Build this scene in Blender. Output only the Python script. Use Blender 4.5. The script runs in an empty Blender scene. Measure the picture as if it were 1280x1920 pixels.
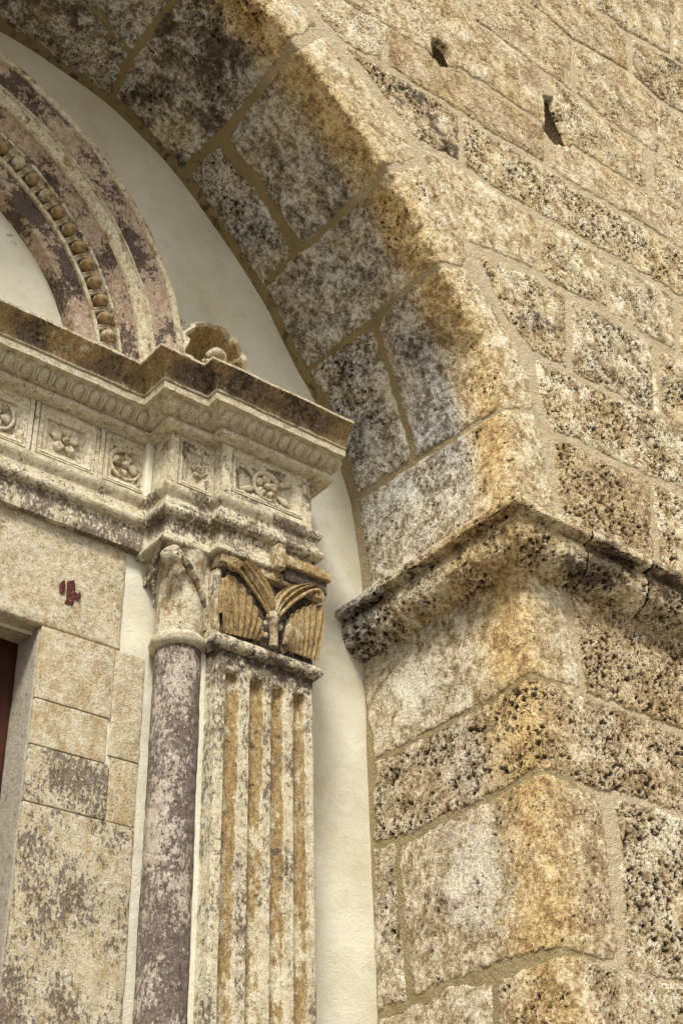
import bpy, math, random
import numpy as np
from math import sin, cos, pi, radians, sqrt
D = bpy.data
SC = bpy.context.scene
COL = SC.collection

# ---------------------------------------------------------------- camera, sky, sun, exposure
Z0 = 1.6                                   # eye height above the paving; heights below are given from the eye
YAW, PITCH, ROLL, FPX = radians(39.2497), radians(33.9797), radians(-1.4978), 2671.97
_f = np.array([sin(YAW)*cos(PITCH), cos(YAW)*cos(PITCH), sin(PITCH)])
_r = np.array([cos(YAW), -sin(YAW), 0.0]); _u = np.cross(_r, _f)
CR = _r*cos(ROLL)+_u*sin(ROLL); CU = -_r*sin(ROLL)+_u*cos(ROLL); CF = _f
from mathutils import Matrix
cam = D.cameras.new('camera'); camo = D.objects.new('camera', cam); COL.objects.link(camo)
cam.sensor_fit = 'VERTICAL'; cam.sensor_height = 36.0; cam.lens = FPX/1920*36.0
cam.clip_start = 0.05; cam.clip_end = 3000
camo.matrix_world = Matrix(((CR[0], CU[0], -CF[0], 0), (CR[1], CU[1], -CF[1], 0), (CR[2], CU[2], -CF[2], Z0), (0, 0, 0, 1)))
SC.camera = camo

SUN_EL, SUN_AZ = radians(52), radians(222)          # azimuth clockwise from +y (into the building)
w = D.worlds.new('World'); SC.world = w; w.use_nodes = True
nt = w.node_tree; nt.nodes.clear()
sky = nt.nodes.new('ShaderNodeTexSky'); sky.sky_type = 'NISHITA'; sky.sun_disc = False
sky.sun_elevation = SUN_EL; sky.sun_rotation = SUN_AZ; sky.dust_density = 4.0; sky.air_density = 1.0; sky.ozone_density = 0.6
hs = nt.nodes.new('ShaderNodeHueSaturation'); hs.inputs['Saturation'].default_value = 0.22
bg = nt.nodes.new('ShaderNodeBackground'); bg.inputs['Strength'].default_value = 0.05
wo = nt.nodes.new('ShaderNodeOutputWorld')
nt.links.new(sky.outputs[0], hs.inputs['Color']); nt.links.new(hs.outputs[0], bg.inputs[0]); nt.links.new(bg.outputs[0], wo.inputs[0])
sl = D.lights.new('sun', 'SUN'); sl.energy = 1.5; sl.angle = radians(12); sl.color = (1.0, 0.965, 0.875)
so = D.objects.new('sun', sl); COL.objects.link(so)
sd = np.array([sin(SUN_AZ)*cos(SUN_EL), cos(SUN_AZ)*cos(SUN_EL), sin(SUN_EL)])
from mathutils import Vector
so.rotation_euler = Vector(sd).to_track_quat('Z', 'Y').to_euler(); so.location = (0, -6, 12)
SC.view_settings.view_transform = 'Standard'; SC.view_settings.look = 'None'
SC.view_settings.exposure = 1.66; SC.view_settings.gamma = 1.0; SC.view_settings.use_curve_mapping = False

# ---------------------------------------------------------------- numeric helpers
rng = np.random.default_rng(7)
_perm = rng.permutation(512); _perm = np.concatenate([_perm, _perm, _perm])
_grad = rng.normal(size=(512, 3)); _grad /= np.linalg.norm(_grad, axis=1)[:, None]
def perlin(P):
    P = np.asarray(P, float); I = np.floor(P).astype(int); F = P-I; I &= 511
    W = F*F*F*(F*(F*6-15)+10); out = 0
    for a in (0, 1):
        for b in (0, 1):
            for c in (0, 1):
                h = _perm[_perm[_perm[(I[..., 0]+a) & 511]+((I[..., 1]+b) & 511)]+((I[..., 2]+c) & 511)] & 511
                g = _grad[h]
                d = g[..., 0]*(F[..., 0]-a)+g[..., 1]*(F[..., 1]-b)+g[..., 2]*(F[..., 2]-c)
                wa = (W[..., 0] if a else 1-W[..., 0])*(W[..., 1] if b else 1-W[..., 1])*(W[..., 2] if c else 1-W[..., 2])
                out = out+wa*d
    return out*1.5
def fbm(P, o=3):
    P = np.asarray(P, float); s = 0; a = 1.0
    for i in range(o):
        s = s+a*perlin(P*(2**i)+17.3*i); a *= 0.5
    return s
def sstep(a, b, x):
    t = np.clip((np.asarray(x, float)-a)/(b-a), 0, 1); return t*t*(3-2*t)
def polysdf(poly, X, Y):
    """signed distance, positive inside"""
    P = np.asarray(poly, float); d2 = np.full(X.shape, 1e9); ins = np.zeros(X.shape, bool)
    n = len(P)
    for i in range(n):
        a = P[i]; b = P[(i+1) % n]; e = b-a
        t = np.clip(((X-a[0])*e[0]+(Y-a[1])*e[1])/max(e@e, 1e-12), 0, 1)
        d2 = np.minimum(d2, (X-a[0]-t*e[0])**2+(Y-a[1]-t*e[1])**2)
        c = ((a[1] > Y) != (b[1] > Y))
        with np.errstate(divide='ignore', invalid='ignore'):
            ins ^= c & (X < e[0]*(Y-a[1])/(e[1] if e[1] != 0 else 1e-12)+a[0])
    return np.where(ins, 1, -1)*np.sqrt(d2)
def ray(px, py):
    return CR*((px-640)/FPX)-CU*((py-960)/FPX)+CF
def onY(px, py, Y):                       # a pixel's point on the wall plane y = Y
    d = ray(px, py); return d*(Y/d[1])
def project(P):
    P = np.asarray(P, float); c = P@CF
    return 640+FPX*(P@CR)/c, 960-FPX*(P@CU)/c

# ---------------------------------------------------------------- object helpers
WP = {}
def link(o, parent, origin):
    COL.objects.link(o)
    origin = np.asarray(origin, float); WP[o.name] = origin
    if parent is not None:
        o.parent = parent; o.location = origin-WP[parent.name]
    else:
        o.location = origin
    return o
def thing(name, label, cat, origin, group=None):
    o = D.objects.new(name, None); o.empty_display_size = 0.1
    link(o, None, np.asarray(origin, float)+np.array([0, 0, Z0])); o['label'] = label; o['category'] = cat
    if group: o['group'] = group
    return o
SEED = [0]
def mesh(name, V, F, mask=None, sharp=40, rest=None):
    """V in eye-based coordinates; returns mesh centred on its own origin, plus the world origin"""
    V = np.asarray(V, float).reshape(-1, 3)
    o = (V.min(0)+V.max(0))/2; SEED[0] += 1
    me = D.meshes.new(name)
    if isinstance(F, np.ndarray):
        me.vertices.add(len(V)); me.vertices.foreach_set('co', (V-o).astype(np.float32).ravel())
        k = F.shape[1]; me.loops.add(F.size); me.loops.foreach_set('vertex_index', F.astype(np.int32).ravel())
        me.polygons.add(len(F)); me.polygons.foreach_set('loop_start', np.arange(0, F.size, k, dtype=np.int32))
        me.update(calc_edges=True)
    else:
        me.from_pydata([tuple(v) for v in (V-o)], [], [tuple(int(i) for i in f) for f in F])
    me.polygons.foreach_set('use_smooth', np.ones(len(me.polygons), bool))
    at = me.attributes.new('rest', 'FLOAT_VECTOR', 'POINT')
    off = np.array([(SEED[0]*7.31) % 40, (SEED[0]*3.77) % 40, (SEED[0]*5.13) % 40])
    at.data.foreach_set('vector', ((V if rest is None else rest)+off).astype(np.float32).ravel())
    mk = me.attributes.new('mask', 'FLOAT_COLOR', 'POINT')
    M = np.zeros((len(V), 4), np.float32) if mask is None else np.asarray(mask, np.float32).reshape(-1, 4)
    mk.data.foreach_set('color', np.clip(M, 0, 1).ravel())
    if sharp: me.set_sharp_from_angle(angle=radians(sharp))
    me.update()
    return me, o+np.array([0, 0, Z0])
def obj(name, V, F, mat, parent=None, col=(0, 0, 0, 0), mask=None, sharp=40, label=None):
    me, o = mesh(name, V, F, mask, sharp)
    me.materials.append(MAT[mat])
    ob = D.objects.new(name, me); ob.color = col
    link(ob, parent, o)
    if label: ob['label'] = label
    return ob
def shared(name, me, parent, pos, col=(0, 0, 0, 0), scale=None, rot=None):
    ob = D.objects.new(name, me); ob.color = col
    link(ob, parent, np.asarray(pos, float)+np.array([0, 0, Z0]))
    if scale is not None: ob.scale = scale
    if rot is not None: ob.rotation_euler = rot
    return ob
def gridfaces(n, m, keep=None, closed_i=False):
    I, J = np.meshgrid(np.arange(n if closed_i else n-1), np.arange(m-1), indexing='ij')
    I2 = (I+1) % n
    F = np.stack([I*m+J, I2*m+J, I2*m+J+1, I*m+J+1], -1)
    if keep is not None: F = F[keep]
    return F.reshape(-1, 4)
def compact(V, F, *arrs):
    u, inv = np.unique(F, return_inverse=True)
    return [V[u], inv.reshape(F.shape)]+[a[u] for a in arrs]
def resample(pts, h):
    P = np.asarray(pts, float); out = [P[0]]
    for a, b in zip(P[:-1], P[1:]):
        n = max(1, int(math.ceil(np.linalg.norm(b-a)/h)))
        for k in range(1, n+1): out.append(a+(b-a)*k/n)
    return np.array(out)
def sweep(path, prof, hs=0.02, hp=0.006, amp=0.0012, freq=28, cap=True, seed=0.0):
    """sweep a (projection, height) profile along a plan path, mitred; outward is the right-hand side of the path"""
    P = np.asarray(path, float); pr = resample(prof, hp); n = len(P)
    d = [(P[i+1]-P[i])/np.linalg.norm(P[i+1]-P[i]) for i in range(n-1)]
    nn = [np.array([e[1], -e[0]]) for e in d]
    m = [nn[0]]+[(nn[i-1]+nn[i])/(1+nn[i-1]@nn[i]) for i in range(1, n-1)]+[nn[-1]]
    ts = []
    for i in range(n-1):
        k = max(1, int(math.ceil(np.linalg.norm(P[i+1]-P[i])/hs)))
        for j in range(k): ts.append((i, j/k))
    ts.append((n-2, 1.0))
    V = np.zeros((len(ts), len(pr), 3))
    for a, (i, t) in enumerate(ts):
        base = P[i]*(1-t)+P[i+1]*t; mm = m[i]*(1-t)+m[i+1]*t
        V[a, :, :2] = base+pr[:, :1]*mm; V[a, :, 2] = pr[:, 1]
    if amp:
        Q = V*freq+seed
        V = V+amp*np.stack([perlin(Q), perlin(Q+31.7), perlin(Q+67.1)], -1)+amp*1.6*np.stack([perlin(Q*.27+5), perlin(Q*.27+41.7), perlin(Q*.27+77.1)], -1)
    F = gridfaces(len(ts), len(pr)); F = [tuple(f) for f in F]
    if cap:
        k = len(pr); F.append(tuple(range(k-1, -1, -1))); F.append(tuple((len(ts)-1)*k+j for j in range(k)))
    return V.reshape(-1, 3), F
def rbox(lo, hi, r=0.006, h=0.02, amp=0.0015, freq=22, seed=0.0):
    """worn block: rounded, slightly uneven box"""
    lo = np.array(lo, float); hi = np.array(hi, float); c = (lo+hi)/2; hf = (hi-lo)/2
    r = min(r, hf.min()*0.9)
    ax = []
    for k in range(3):
        n = max(1, int(math.ceil((2*hf[k]-2*r)/h)))
        ax.append(np.concatenate([[-hf[k], -hf[k]+r*.4], np.linspace(-hf[k]+r, hf[k]-r, n+1), [hf[k]-r*.4, hf[k]]]))
    Vs = []; Fs = []; off = 0
    for k in range(3):
        a, b = (k+1) % 3, (k+2) % 3
        A, B = np.meshgrid(ax[a], ax[b], indexing='ij')
        for s in (-1, 1):
            Q = np.zeros(A.shape+(3,)); Q[..., a] = A; Q[..., b] = B; Q[..., k] = s*hf[k]
            F = gridfaces(A.shape[0], A.shape[1])
            if s < 0: F = F[:, ::-1]
            Vs.append(Q.reshape(-1, 3)); Fs.append(F+off); off += Q[..., 0].size
    V = np.concatenate(Vs); F = np.concatenate(Fs)
    key = np.round(V/1e-6).astype(np.int64); _, idx, inv = np.unique(key, axis=0, return_index=True, return_inverse=True)
    V = V[idx]; F = inv.reshape(-1)[F]
    inner = np.clip(V, -(hf-r), hf-r); dv = V-inner; L = np.linalg.norm(dv, axis=1, keepdims=True); L[L == 0] = 1
    nrm = dv/L; V = inner+nrm*r+c
    if amp:
        V = V+nrm*(amp*fbm(V*freq+seed, 2)+amp*1.5*perlin(V*6+seed))[:, None]
    return V, F
def tube(pts, rad, n=10, flat=1.0, up=(0, -1, 0), cap=True, per=0):
    """tapered tube through points; per: subdivisions by Catmull-Rom"""
    P = np.asarray(pts, float); R = np.broadcast_to(np.asarray(rad, float), (len(P),)).copy()
    if per:
        PR = np.c_[P, R]; Q = []
        for i in range(len(PR)-1):
            p0 = PR[max(i-1, 0)]; p1 = PR[i]; p2 = PR[i+1]; p3 = PR[min(i+2, len(PR)-1)]
            for k in range(per):
                t = k/per
                Q.append(0.5*((2*p1)+(-p0+p2)*t+(2*p0-5*p1+4*p2-p3)*t*t+(-p0+3*p1-3*p2+p3)*t**3))
        Q.append(PR[-1]); Q = np.array(Q); P = Q[:, :3]; R = np.maximum(Q[:, 3], 1e-4)
    T = np.gradient(P, axis=0); T /= np.linalg.norm(T, axis=1, keepdims=True)+1e-12
    up = np.asarray(up, float); S = np.cross(T, up); S /= np.linalg.norm(S, axis=1, keepdims=True)+1e-12
    U = np.cross(S, T)
    a = np.linspace(0, 2*pi, n, endpoint=False)
    V = P[:, None]+R[:, None, None]*(np.cos(a)[None, :, None]*S[:, None]+flat*np.sin(a)[None, :, None]*U[:, None])
    F = []
    for i in range(len(P)-1):
        for j in range(n): F.append((i*n+j, i*n+(j+1) % n, (i+1)*n+(j+1) % n, (i+1)*n+j))
    if cap: F.append(tuple(range(n-1, -1, -1))); F.append(tuple((len(P)-1)*n+j for j in range(n)))
    return V.reshape(-1, 3), F
def ellipsoid(rx, ry, rz, n=16, m=10):
    V = []; F = []
    for i in range(m+1):
        p = pi*i/m
        for j in range(n):
            t = 2*pi*j/n; V.append((rx*sin(p)*cos(t), ry*sin(p)*sin(t), rz*cos(p)))
    for i in range(m):
        for j in range(n): F.append((i*n+j, (i+1)*n+j, (i+1)*n+(j+1) % n, i*n+(j+1) % n))
    return np.array(V), F
def join(*VF):
    V = []; F = []; o = 0
    for v, f in VF:
        v = np.asarray(v, float).reshape(-1, 3); V.append(v); F += [tuple(int(i)+o for i in q) for q in f]; o += len(v)
    return np.concatenate(V), F

# ---------------------------------------------------------------- materials
MAT = {}
class G:
    def __init__(s, name, disp=None):
        m = D.materials.new(name); m.use_nodes = True; s.m = m; s.t = m.node_tree; s.t.nodes.clear()
        s.out = s.t.nodes.new('ShaderNodeOutputMaterial'); s.b = s.t.nodes.new('ShaderNodeBsdfPrincipled')
        s.t.links.new(s.b.outputs[0], s.out.inputs[0]); s.b.inputs['Roughness'].default_value = 0.92
        s.b.inputs['Specular IOR Level'].default_value = 0.2
        if disp: m.displacement_method = disp
        MAT[name] = m
        a = s.n('ShaderNodeAttribute'); a.attribute_name = 'rest'; s.v = a.outputs['Vector']
        k = s.n('ShaderNodeAttribute'); k.attribute_name = 'mask'; s.mask = s.sep(k.outputs['Color']); s.maskA = k.outputs['Alpha']
        o = s.n('ShaderNodeObjectInfo'); s.oc = s.sep(o.outputs['Color']); s.oa = o.outputs['Alpha']; s.rand = o.outputs['Random']
    def n(s, t): return s.t.nodes.new(t)
    def L(s, x, i):
        if isinstance(x, (int, float)): i.default_value = x
        elif isinstance(x, (tuple, list)): i.default_value = tuple(x)+((1,) if len(x) == 3 and len(i.default_value) == 4 else ())
        else: s.t.links.new(x, i)
    def sep(s, x):
        q = s.n('ShaderNodeSeparateColor'); s.L(x, q.inputs[0]); return q.outputs
    def noise(s, sc, det=4, ro=0.6, v=None, dist=0.0, color=False):
        q = s.n('ShaderNodeTexNoise'); q.inputs['Scale'].default_value = sc; q.inputs['Detail'].default_value = det
        q.inputs['Roughness'].default_value = ro; q.inputs['Distortion'].default_value = dist; s.L(s.v if v is None else v, q.inputs['Vector'])
        return q.outputs['Color' if color else 'Fac']
    def vor(s, sc, v=None, feat='F1'):
        q = s.n('ShaderNodeTexVoronoi'); q.feature = feat; q.inputs['Scale'].default_value = sc; s.L(s.v if v is None else v, q.inputs['Vector'])
        return q.outputs['Distance']
    def math(s, op, a, b=0.0, c=0.0, clamp=False):
        q = s.n('ShaderNodeMath'); q.operation = op; q.use_clamp = clamp; s.L(a, q.inputs[0]); s.L(b, q.inputs[1]); s.L(c, q.inputs[2]); return q.outputs[0]
    def mr(s, x, a, b, c=0.0, d=1.0):
        q = s.n('ShaderNodeMapRange'); q.interpolation_type = 'SMOOTHSTEP'
        s.L(x, q.inputs[0]); s.L(a, q.inputs[1]); s.L(b, q.inputs[2]); s.L(c, q.inputs[3]); s.L(d, q.inputs[4]); return q.outputs[0]
    def mix(s, f, a, b, mode='MIX'):
        q = s.n('ShaderNodeMix'); q.data_type = 'RGBA'; q.blend_type = mode; s.L(f, q.inputs[0]); s.L(a, q.inputs[6]); s.L(b, q.inputs[7]); return q.outputs[2]
    def ramp(s, x, stops):
        q = s.n('ShaderNodeValToRGB'); e = q.color_ramp.elements
        while len(e) > 1: e.remove(e[-1])
        e[0].position = stops[0][0]; e[0].color = tuple(stops[0][1])+(1,)
        for p, c in stops[1:]:
            k = e.new(p); k.color = tuple(c)+(1,)
        s.L(x, q.inputs[0]); return q.outputs[0]
    def vadd(s, a, b, op='ADD'):
        q = s.n('ShaderNodeVectorMath'); q.operation = op; s.L(a, q.inputs[0]); s.L(b, q.inputs[1]); return q.outputs[0]
    def vscale(s, a, k):
        q = s.n('ShaderNodeVectorMath'); q.operation = 'SCALE'; s.L(a, q.inputs[0]); q.inputs['Scale'].default_value = k; return q.outputs[0]
    def color(s, c): s.L(c, s.b.inputs['Base Color'])
    def bump(s, h, dist, strength=1.0):
        q = s.n('ShaderNodeBump'); q.inputs['Distance'].default_value = dist; q.inputs['Strength'].default_value = strength
        s.L(h, q.inputs['Height']); s.t.links.new(q.outputs[0], s.b.inputs['Normal'])
    def disp(s, h):
        q = s.n('ShaderNodeDisplacement'); q.inputs['Midlevel'].default_value = 0.0; q.inputs['Scale'].default_value = 1.0
        s.L(h, q.inputs['Height']); s.t.links.new(q.outputs[0], s.out.inputs['Displacement'])

def tufa():
    """porous travertine: object colour = (pits, brown, grey, dark), vertex mask = (grey lichen, ochre, black crust and painted soffit shade, lime white)"""
    g = G('travertine', 'BOTH')
    Ln = g.noise(5, 3); Mn = g.noise(48, 8, 0.78); Fn = g.noise(190, 4, 0.7); Pn = g.noise(9, 5, 0.65, v=g.vadd(g.v, (9.1, 3.3, 5.7)))
    Qn = g.noise(15, 5, 0.62, v=g.vadd(g.v, (6.6, 2.9, 0.4)))
    Mn = g.math('MULTIPLY_ADD', Mn, 1.15, g.math('MULTIPLY_ADD', Qn, 0.62, -0.385))
    Sn = g.noise(115, 5, 0.72, v=g.vadd(g.v, (1.7, 4.1, 8.3)))
    wv = g.vadd(g.v, g.vscale(g.vadd(g.noise(70, 3, 0.6, color=True), (0.5, 0.5, 0.5), 'SUBTRACT'), 0.014))
    d1 = g.vor(104, wv); d2 = g.vor(47, wv)
    dens = g.math('MULTIPLY', g.math('MULTIPLY_ADD', g.oc[0], 0.92, 0.12), g.mr(Pn, 0.36, 0.60, 0.35, 1.2))
    t1 = g.math('MULTIPLY_ADD', dens, 0.50, g.math('MULTIPLY_ADD', Mn, 0.55, -0.33))
    t1 = g.math('MINIMUM', t1, 0.36); t2 = g.math('MINIMUM', g.math('MULTIPLY_ADD', dens, 0.56, g.math('MULTIPLY_ADD', Ln, 0.8, -0.54)), 0.40)
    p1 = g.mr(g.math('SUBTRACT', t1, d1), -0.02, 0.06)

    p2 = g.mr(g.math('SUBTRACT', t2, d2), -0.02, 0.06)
    h = g.math('MULTIPLY_ADD', p1, -0.0045, g.math('MULTIPLY', p2, -0.013))
    h = g.math('ADD', h, g.math('MULTIPLY_ADD', Mn, 0.013, -0.0065))
    h = g.math('ADD', h, g.math('MULTIPLY_ADD', Sn, 0.006, -0.003))
    g.disp(h)
    base = g.ramp(Mn, [(0.36, (0.26, 0.165, 0.07)), (0.45, (0.50, 0.385, 0.20)), (0.52, (0.70, 0.60, 0.40)), (0.60, (0.83, 0.76, 0.575)), (0.70, (0.88, 0.84, 0.71))])
    brn = g.ramp(Mn, [(0.36, (0.12, 0.062, 0.025)), (0.48, (0.34, 0.21, 0.09)), (0.57, (0.56, 0.40, 0.20)), (0.68, (0.76, 0.62, 0.39))])
    pat = g.mr(g.noise(3.6, 5, 0.6, v=g.vadd(g.v, (7.7, 0.6, 2.4))), 0.46, 0.60)
    base = g.mix(g.math('ADD', g.math('MULTIPLY', pat, 0.26), g.math('MULTIPLY', g.oc[1], g.mr(Ln, 0.3, 0.6, 0.35, 1.0)), clamp=True), base, brn)
    gry = g.ramp(Mn, [(0.37, (0.065, 0.055, 0.043)), (0.45, (0.22, 0.20, 0.165)), (0.52, (0.46, 0.44, 0.395)), (0.62, (0.72, 0.70, 0.65))])
    gm = g.math('MAXIMUM', g.oc[2], g.mask[0])
    base = g.mix(g.math('MULTIPLY', gm, g.mr(Ln, 0.25, 0.5, 0.65, 1.0), clamp=True), base, gry)
    och = g.ramp(Mn, [(0.38, (0.25, 0.135, 0.04)), (0.5, (0.58, 0.385, 0.145)), (0.62, (0.82, 0.63, 0.31))])
    base = g.mix(g.math('MULTIPLY', g.mask[1], g.mr(Pn, 0.25, 0.5, 0.6, 1.0), clamp=True), base, och)
    wh = g.mr(g.math('ADD', g.noise(20, 7, 0.75), g.math('MULTIPLY_ADD', g.maskA, 0.25, -0.12)), 0.48, 0.56)
    base = g.mix(g.math('MULTIPLY', wh, g.math('MULTIPLY_ADD', g.maskA, 0.7, 0.14), clamp=True), base, (0.84, 0.785, 0.65))
    # grain: brown and pale crystals
    th = g.math('ADD', g.math('MULTIPLY_ADD', Pn, 0.34, -0.17), g.math('MULTIPLY_ADD', g.oc[1], 0.08, -0.015))
    sp = g.mr(g.math('ADD', Sn, th), 0.50, 0.56)
    base = g.mix(g.math('MULTIPLY', sp, 0.55), base, g.mix(gm, (0.23, 0.145, 0.065), (0.11, 0.095, 0.07)))
    lt = g.mr(g.noise(150, 4, 0.7, v=g.vadd(g.v, (4.4, 8.8, 1.2))), 0.52, 0.60)
    base = g.mix(g.math('MULTIPLY', lt, g.math('MULTIPLY_ADD', gm, -0.15, 0.36)), base, g.mix(gm, (0.90, 0.82, 0.63), (0.78, 0.76, 0.70)))
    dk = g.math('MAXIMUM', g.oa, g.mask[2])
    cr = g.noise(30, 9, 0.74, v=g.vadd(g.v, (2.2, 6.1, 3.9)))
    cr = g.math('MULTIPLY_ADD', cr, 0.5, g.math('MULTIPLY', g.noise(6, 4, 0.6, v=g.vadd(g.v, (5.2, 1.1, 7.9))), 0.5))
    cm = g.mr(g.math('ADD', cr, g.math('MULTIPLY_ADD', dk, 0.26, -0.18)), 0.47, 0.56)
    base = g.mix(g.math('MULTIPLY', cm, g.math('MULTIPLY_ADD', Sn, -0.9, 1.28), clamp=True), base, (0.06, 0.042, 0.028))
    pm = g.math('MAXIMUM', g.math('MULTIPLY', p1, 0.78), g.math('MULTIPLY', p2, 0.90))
    base = g.mix(pm, base, (0.05, 0.03, 0.016))  # pit colour: dirt plus shade painted into the hollows
    g.color(base)
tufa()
def mortar():
    g = G('lime_mortar')
    a = g.noise(9, 5, 0.6); f = g.noise(210, 3, 0.6)
    c = g.ramp(a, [(0.3, (0.45, 0.35, 0.205)), (0.5, (0.60, 0.49, 0.315)), (0.7, (0.72, 0.62, 0.44))])
    oc = g.ramp(a, [(0.3, (0.24, 0.18, 0.08)), (0.6, (0.36, 0.285, 0.14)), (0.8, (0.44, 0.36, 0.20))])
    c = g.mix(g.mask[1], c, oc)
    c = g.mix(g.math('MULTIPLY', g.mr(g.math('ADD', f, g.math('MULTIPLY_ADD', a, 0.5, -0.25)), 0.48, 0.58), 0.5), c, (0.25, 0.17, 0.09))
    dk = g.mr(g.math('ADD', g.noise(22, 7, 0.75), g.math('MULTIPLY_ADD', g.mask[2], 0.25, -0.25)), 0.44, 0.56)
    c = g.mix(g.math('MULTIPLY', dk, 0.85), c, (0.06, 0.046, 0.032))
    g.color(c); g.bump(g.math('ADD', f, g.math('MULTIPLY', g.noise(60, 5, 0.7), 2.0)), 0.006)
mortar()
def plaster():
    g = G('cream_plaster')
    a = g.noise(3.0, 7, 0.65); b = g.noise(14, 6, 0.7); f = g.noise(320, 3, 0.7)
    c = g.ramp(a, [(0.3, (0.60, 0.55, 0.41)), (0.5, (0.72, 0.685, 0.55)), (0.7, (0.79, 0.765, 0.655))])
    c = g.mix(g.math('MULTIPLY', g.mr(b, 0.5, 0.72), 0.3), c, (0.52, 0.44, 0.27))
    c = g.mix(g.math('MULTIPLY', g.mr(f, 0.53, 0.68), 0.28), c, (0.32, 0.285, 0.20))
    c = g.mix(g.math('MULTIPLY', g.mask[1], 0.8), c, (0.54, 0.47, 0.28))
    dk = g.mr(g.math('ADD', g.noise(30, 7, 0.7), g.math('MULTIPLY_ADD', g.mask[2], 0.5, -0.5)), 0.42, 0.56)
    c = g.mix(g.math('MULTIPLY', dk, 0.85), c, (0.10, 0.09, 0.07))
    g.color(c); g.bump(g.math('ADD', f, g.math('MULTIPLY', b, 2.5)), 0.0028)
plaster()
def carved(name, base, purple, ochre, dark):
    """painted limestone: object colour = (purple, ochre, dark crust, grey), mask = (purple, ochre, dark, -)"""
    g = G(name)
    mp = g.n('ShaderNodeMapping'); mp.inputs['Scale'].default_value = (1, 1, 0.55); g.L(g.v, mp.inputs[0]); vs = mp.outputs[0]
    a = g.noise(8, 6, 0.65); b = g.noise(48, 8, 0.75); f = g.noise(230, 4, 0.7); s = g.noise(105, 7, 0.75, v=g.vadd(vs, (3, 7, 1)))
    c = g.ramp(b, base)
    pa = g.math('MAXIMUM', g.oc[0], g.mask[0]); oa = g.math('MAXIMUM', g.oc[1], g.mask[1]); da = g.math('MAXIMUM', g.oc[2], g.mask[2])
    om = g.mr(g.math('ADD', g.noise(26, 8, 0.75, v=g.vadd(vs, (5, 2, 9))), g.math('MULTIPLY_ADD', oa, 0.32, -0.16)), 0.46, 0.55)
    c = g.mix(g.math('MULTIPLY', om, 0.9), c, g.ramp(s, ochre))
    pm = g.mr(g.math('ADD', g.math('MULTIPLY_ADD', a, 0.4, g.math('MULTIPLY', s, 0.6)), g.math('MULTIPLY_ADD', pa, 0.28, -0.14)), 0.475, 0.525)
    c = g.mix(g.math('MULTIPLY', pm, 0.88), c, g.ramp(b, purple))
    dm = g.mr(g.math('ADD', g.noise(36, 8, 0.75, v=g.vadd(g.v, (8, 1, 4))), g.math('MULTIPLY_ADD', da, 0.30, -0.16)), 0.47, 0.54)
    c = g.mix(g.math('MULTIPLY', dm, 0.88), c, dark)
    c = g.mix(g.math('MULTIPLY', g.mr(g.math('ADD', f, g.math('MULTIPLY_ADD', a, 0.3, -0.15)), 0.52, 0.62), 0.6), c, (0.15, 0.095, 0.06))
    c = g.mix(g.math('MULTIPLY', g.mr(f, 0.46, 0.32), 0.35), c, (0.74, 0.66, 0.52))
    c = g.mix(g.math('MULTIPLY', g.oa, 0.8), c, (0.36, 0.335, 0.29))
    g.color(c); g.bump(g.math('ADD', g.math('MULTIPLY', b, 2.2), g.math('ADD', f, g.math('MULTIPLY', pm, -1.0))), 0.005)
CREAM = [(0.34, (0.40, 0.305, 0.17)), (0.44, (0.62, 0.53, 0.345)), (0.53, (0.76, 0.68, 0.49)), (0.66, (0.83, 0.775, 0.63))]
PURP = [(0.34, (0.065, 0.042, 0.034)), (0.5, (0.175, 0.122, 0.098)), (0.66, (0.36, 0.285, 0.24))]
OCHR = [(0.34, (0.12, 0.062, 0.018)), (0.48, (0.30, 0.18, 0.055)), (0.58, (0.46, 0.32, 0.125)), (0.7, (0.60, 0.48, 0.26))]
carved('carved_stone', CREAM, PURP, OCHR, (0.05, 0.034, 0.026))
carved('pink_stone', [(0.34, (0.30, 0.205, 0.135)), (0.5, (0.51, 0.38, 0.275)), (0.66, (0.70, 0.58, 0.435))], [(0.38, (0.030, 0.019, 0.018)), (0.6, (0.11, 0.072, 0.066))], OCHR, (0.045, 0.032, 0.028))
carved('porphyry', [(0.34, (0.33, 0.26, 0.20)), (0.48, (0.51, 0.425, 0.345)), (0.62, (0.68, 0.595, 0.49))], [(0.36, (0.05, 0.033, 0.029)), (0.5, (0.14, 0.103, 0.090)), (0.64, (0.30, 0.24, 0.205))], OCHR, (0.05, 0.03, 0.03))
carved('jamb_stone', [(0.34, (0.42, 0.32, 0.185)), (0.44, (0.58, 0.48, 0.305)), (0.54, (0.69, 0.605, 0.43)), (0.66, (0.79, 0.73, 0.59))], PURP, [(0.3, (0.37, 0.26, 0.12)), (0.6, (0.55, 0.42, 0.23))], (0.07, 0.05, 0.038))
def red():
    g = G('red_paint'); f = g.noise(130, 5, 0.7)
    g.color(g.ramp(f, [(0.38, (0.04, 0.011, 0.009)), (0.52, (0.085, 0.020, 0.016)), (0.60, (0.15, 0.055, 0.04)), (0.66, (0.42, 0.31, 0.20))])); g.bump(f, 0.001)
red()
def wood():
    g = G('door_wood'); m = g.n('ShaderNodeMapping'); m.inputs['Scale'].default_value = (60, 60, 3); g.L(g.v, m.inputs[0])
    f = g.noise(1.0, 6, 0.65, v=m.outputs[0])
    g.color(g.ramp(f, [(0.3, (0.016, 0.006, 0.004)), (0.6, (0.055, 0.017, 0.010)), (0.8, (0.085, 0.032, 0.018))])); g.bump(f, 0.002); g.b.inputs['Roughness'].default_value = 0.6
wood()
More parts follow.
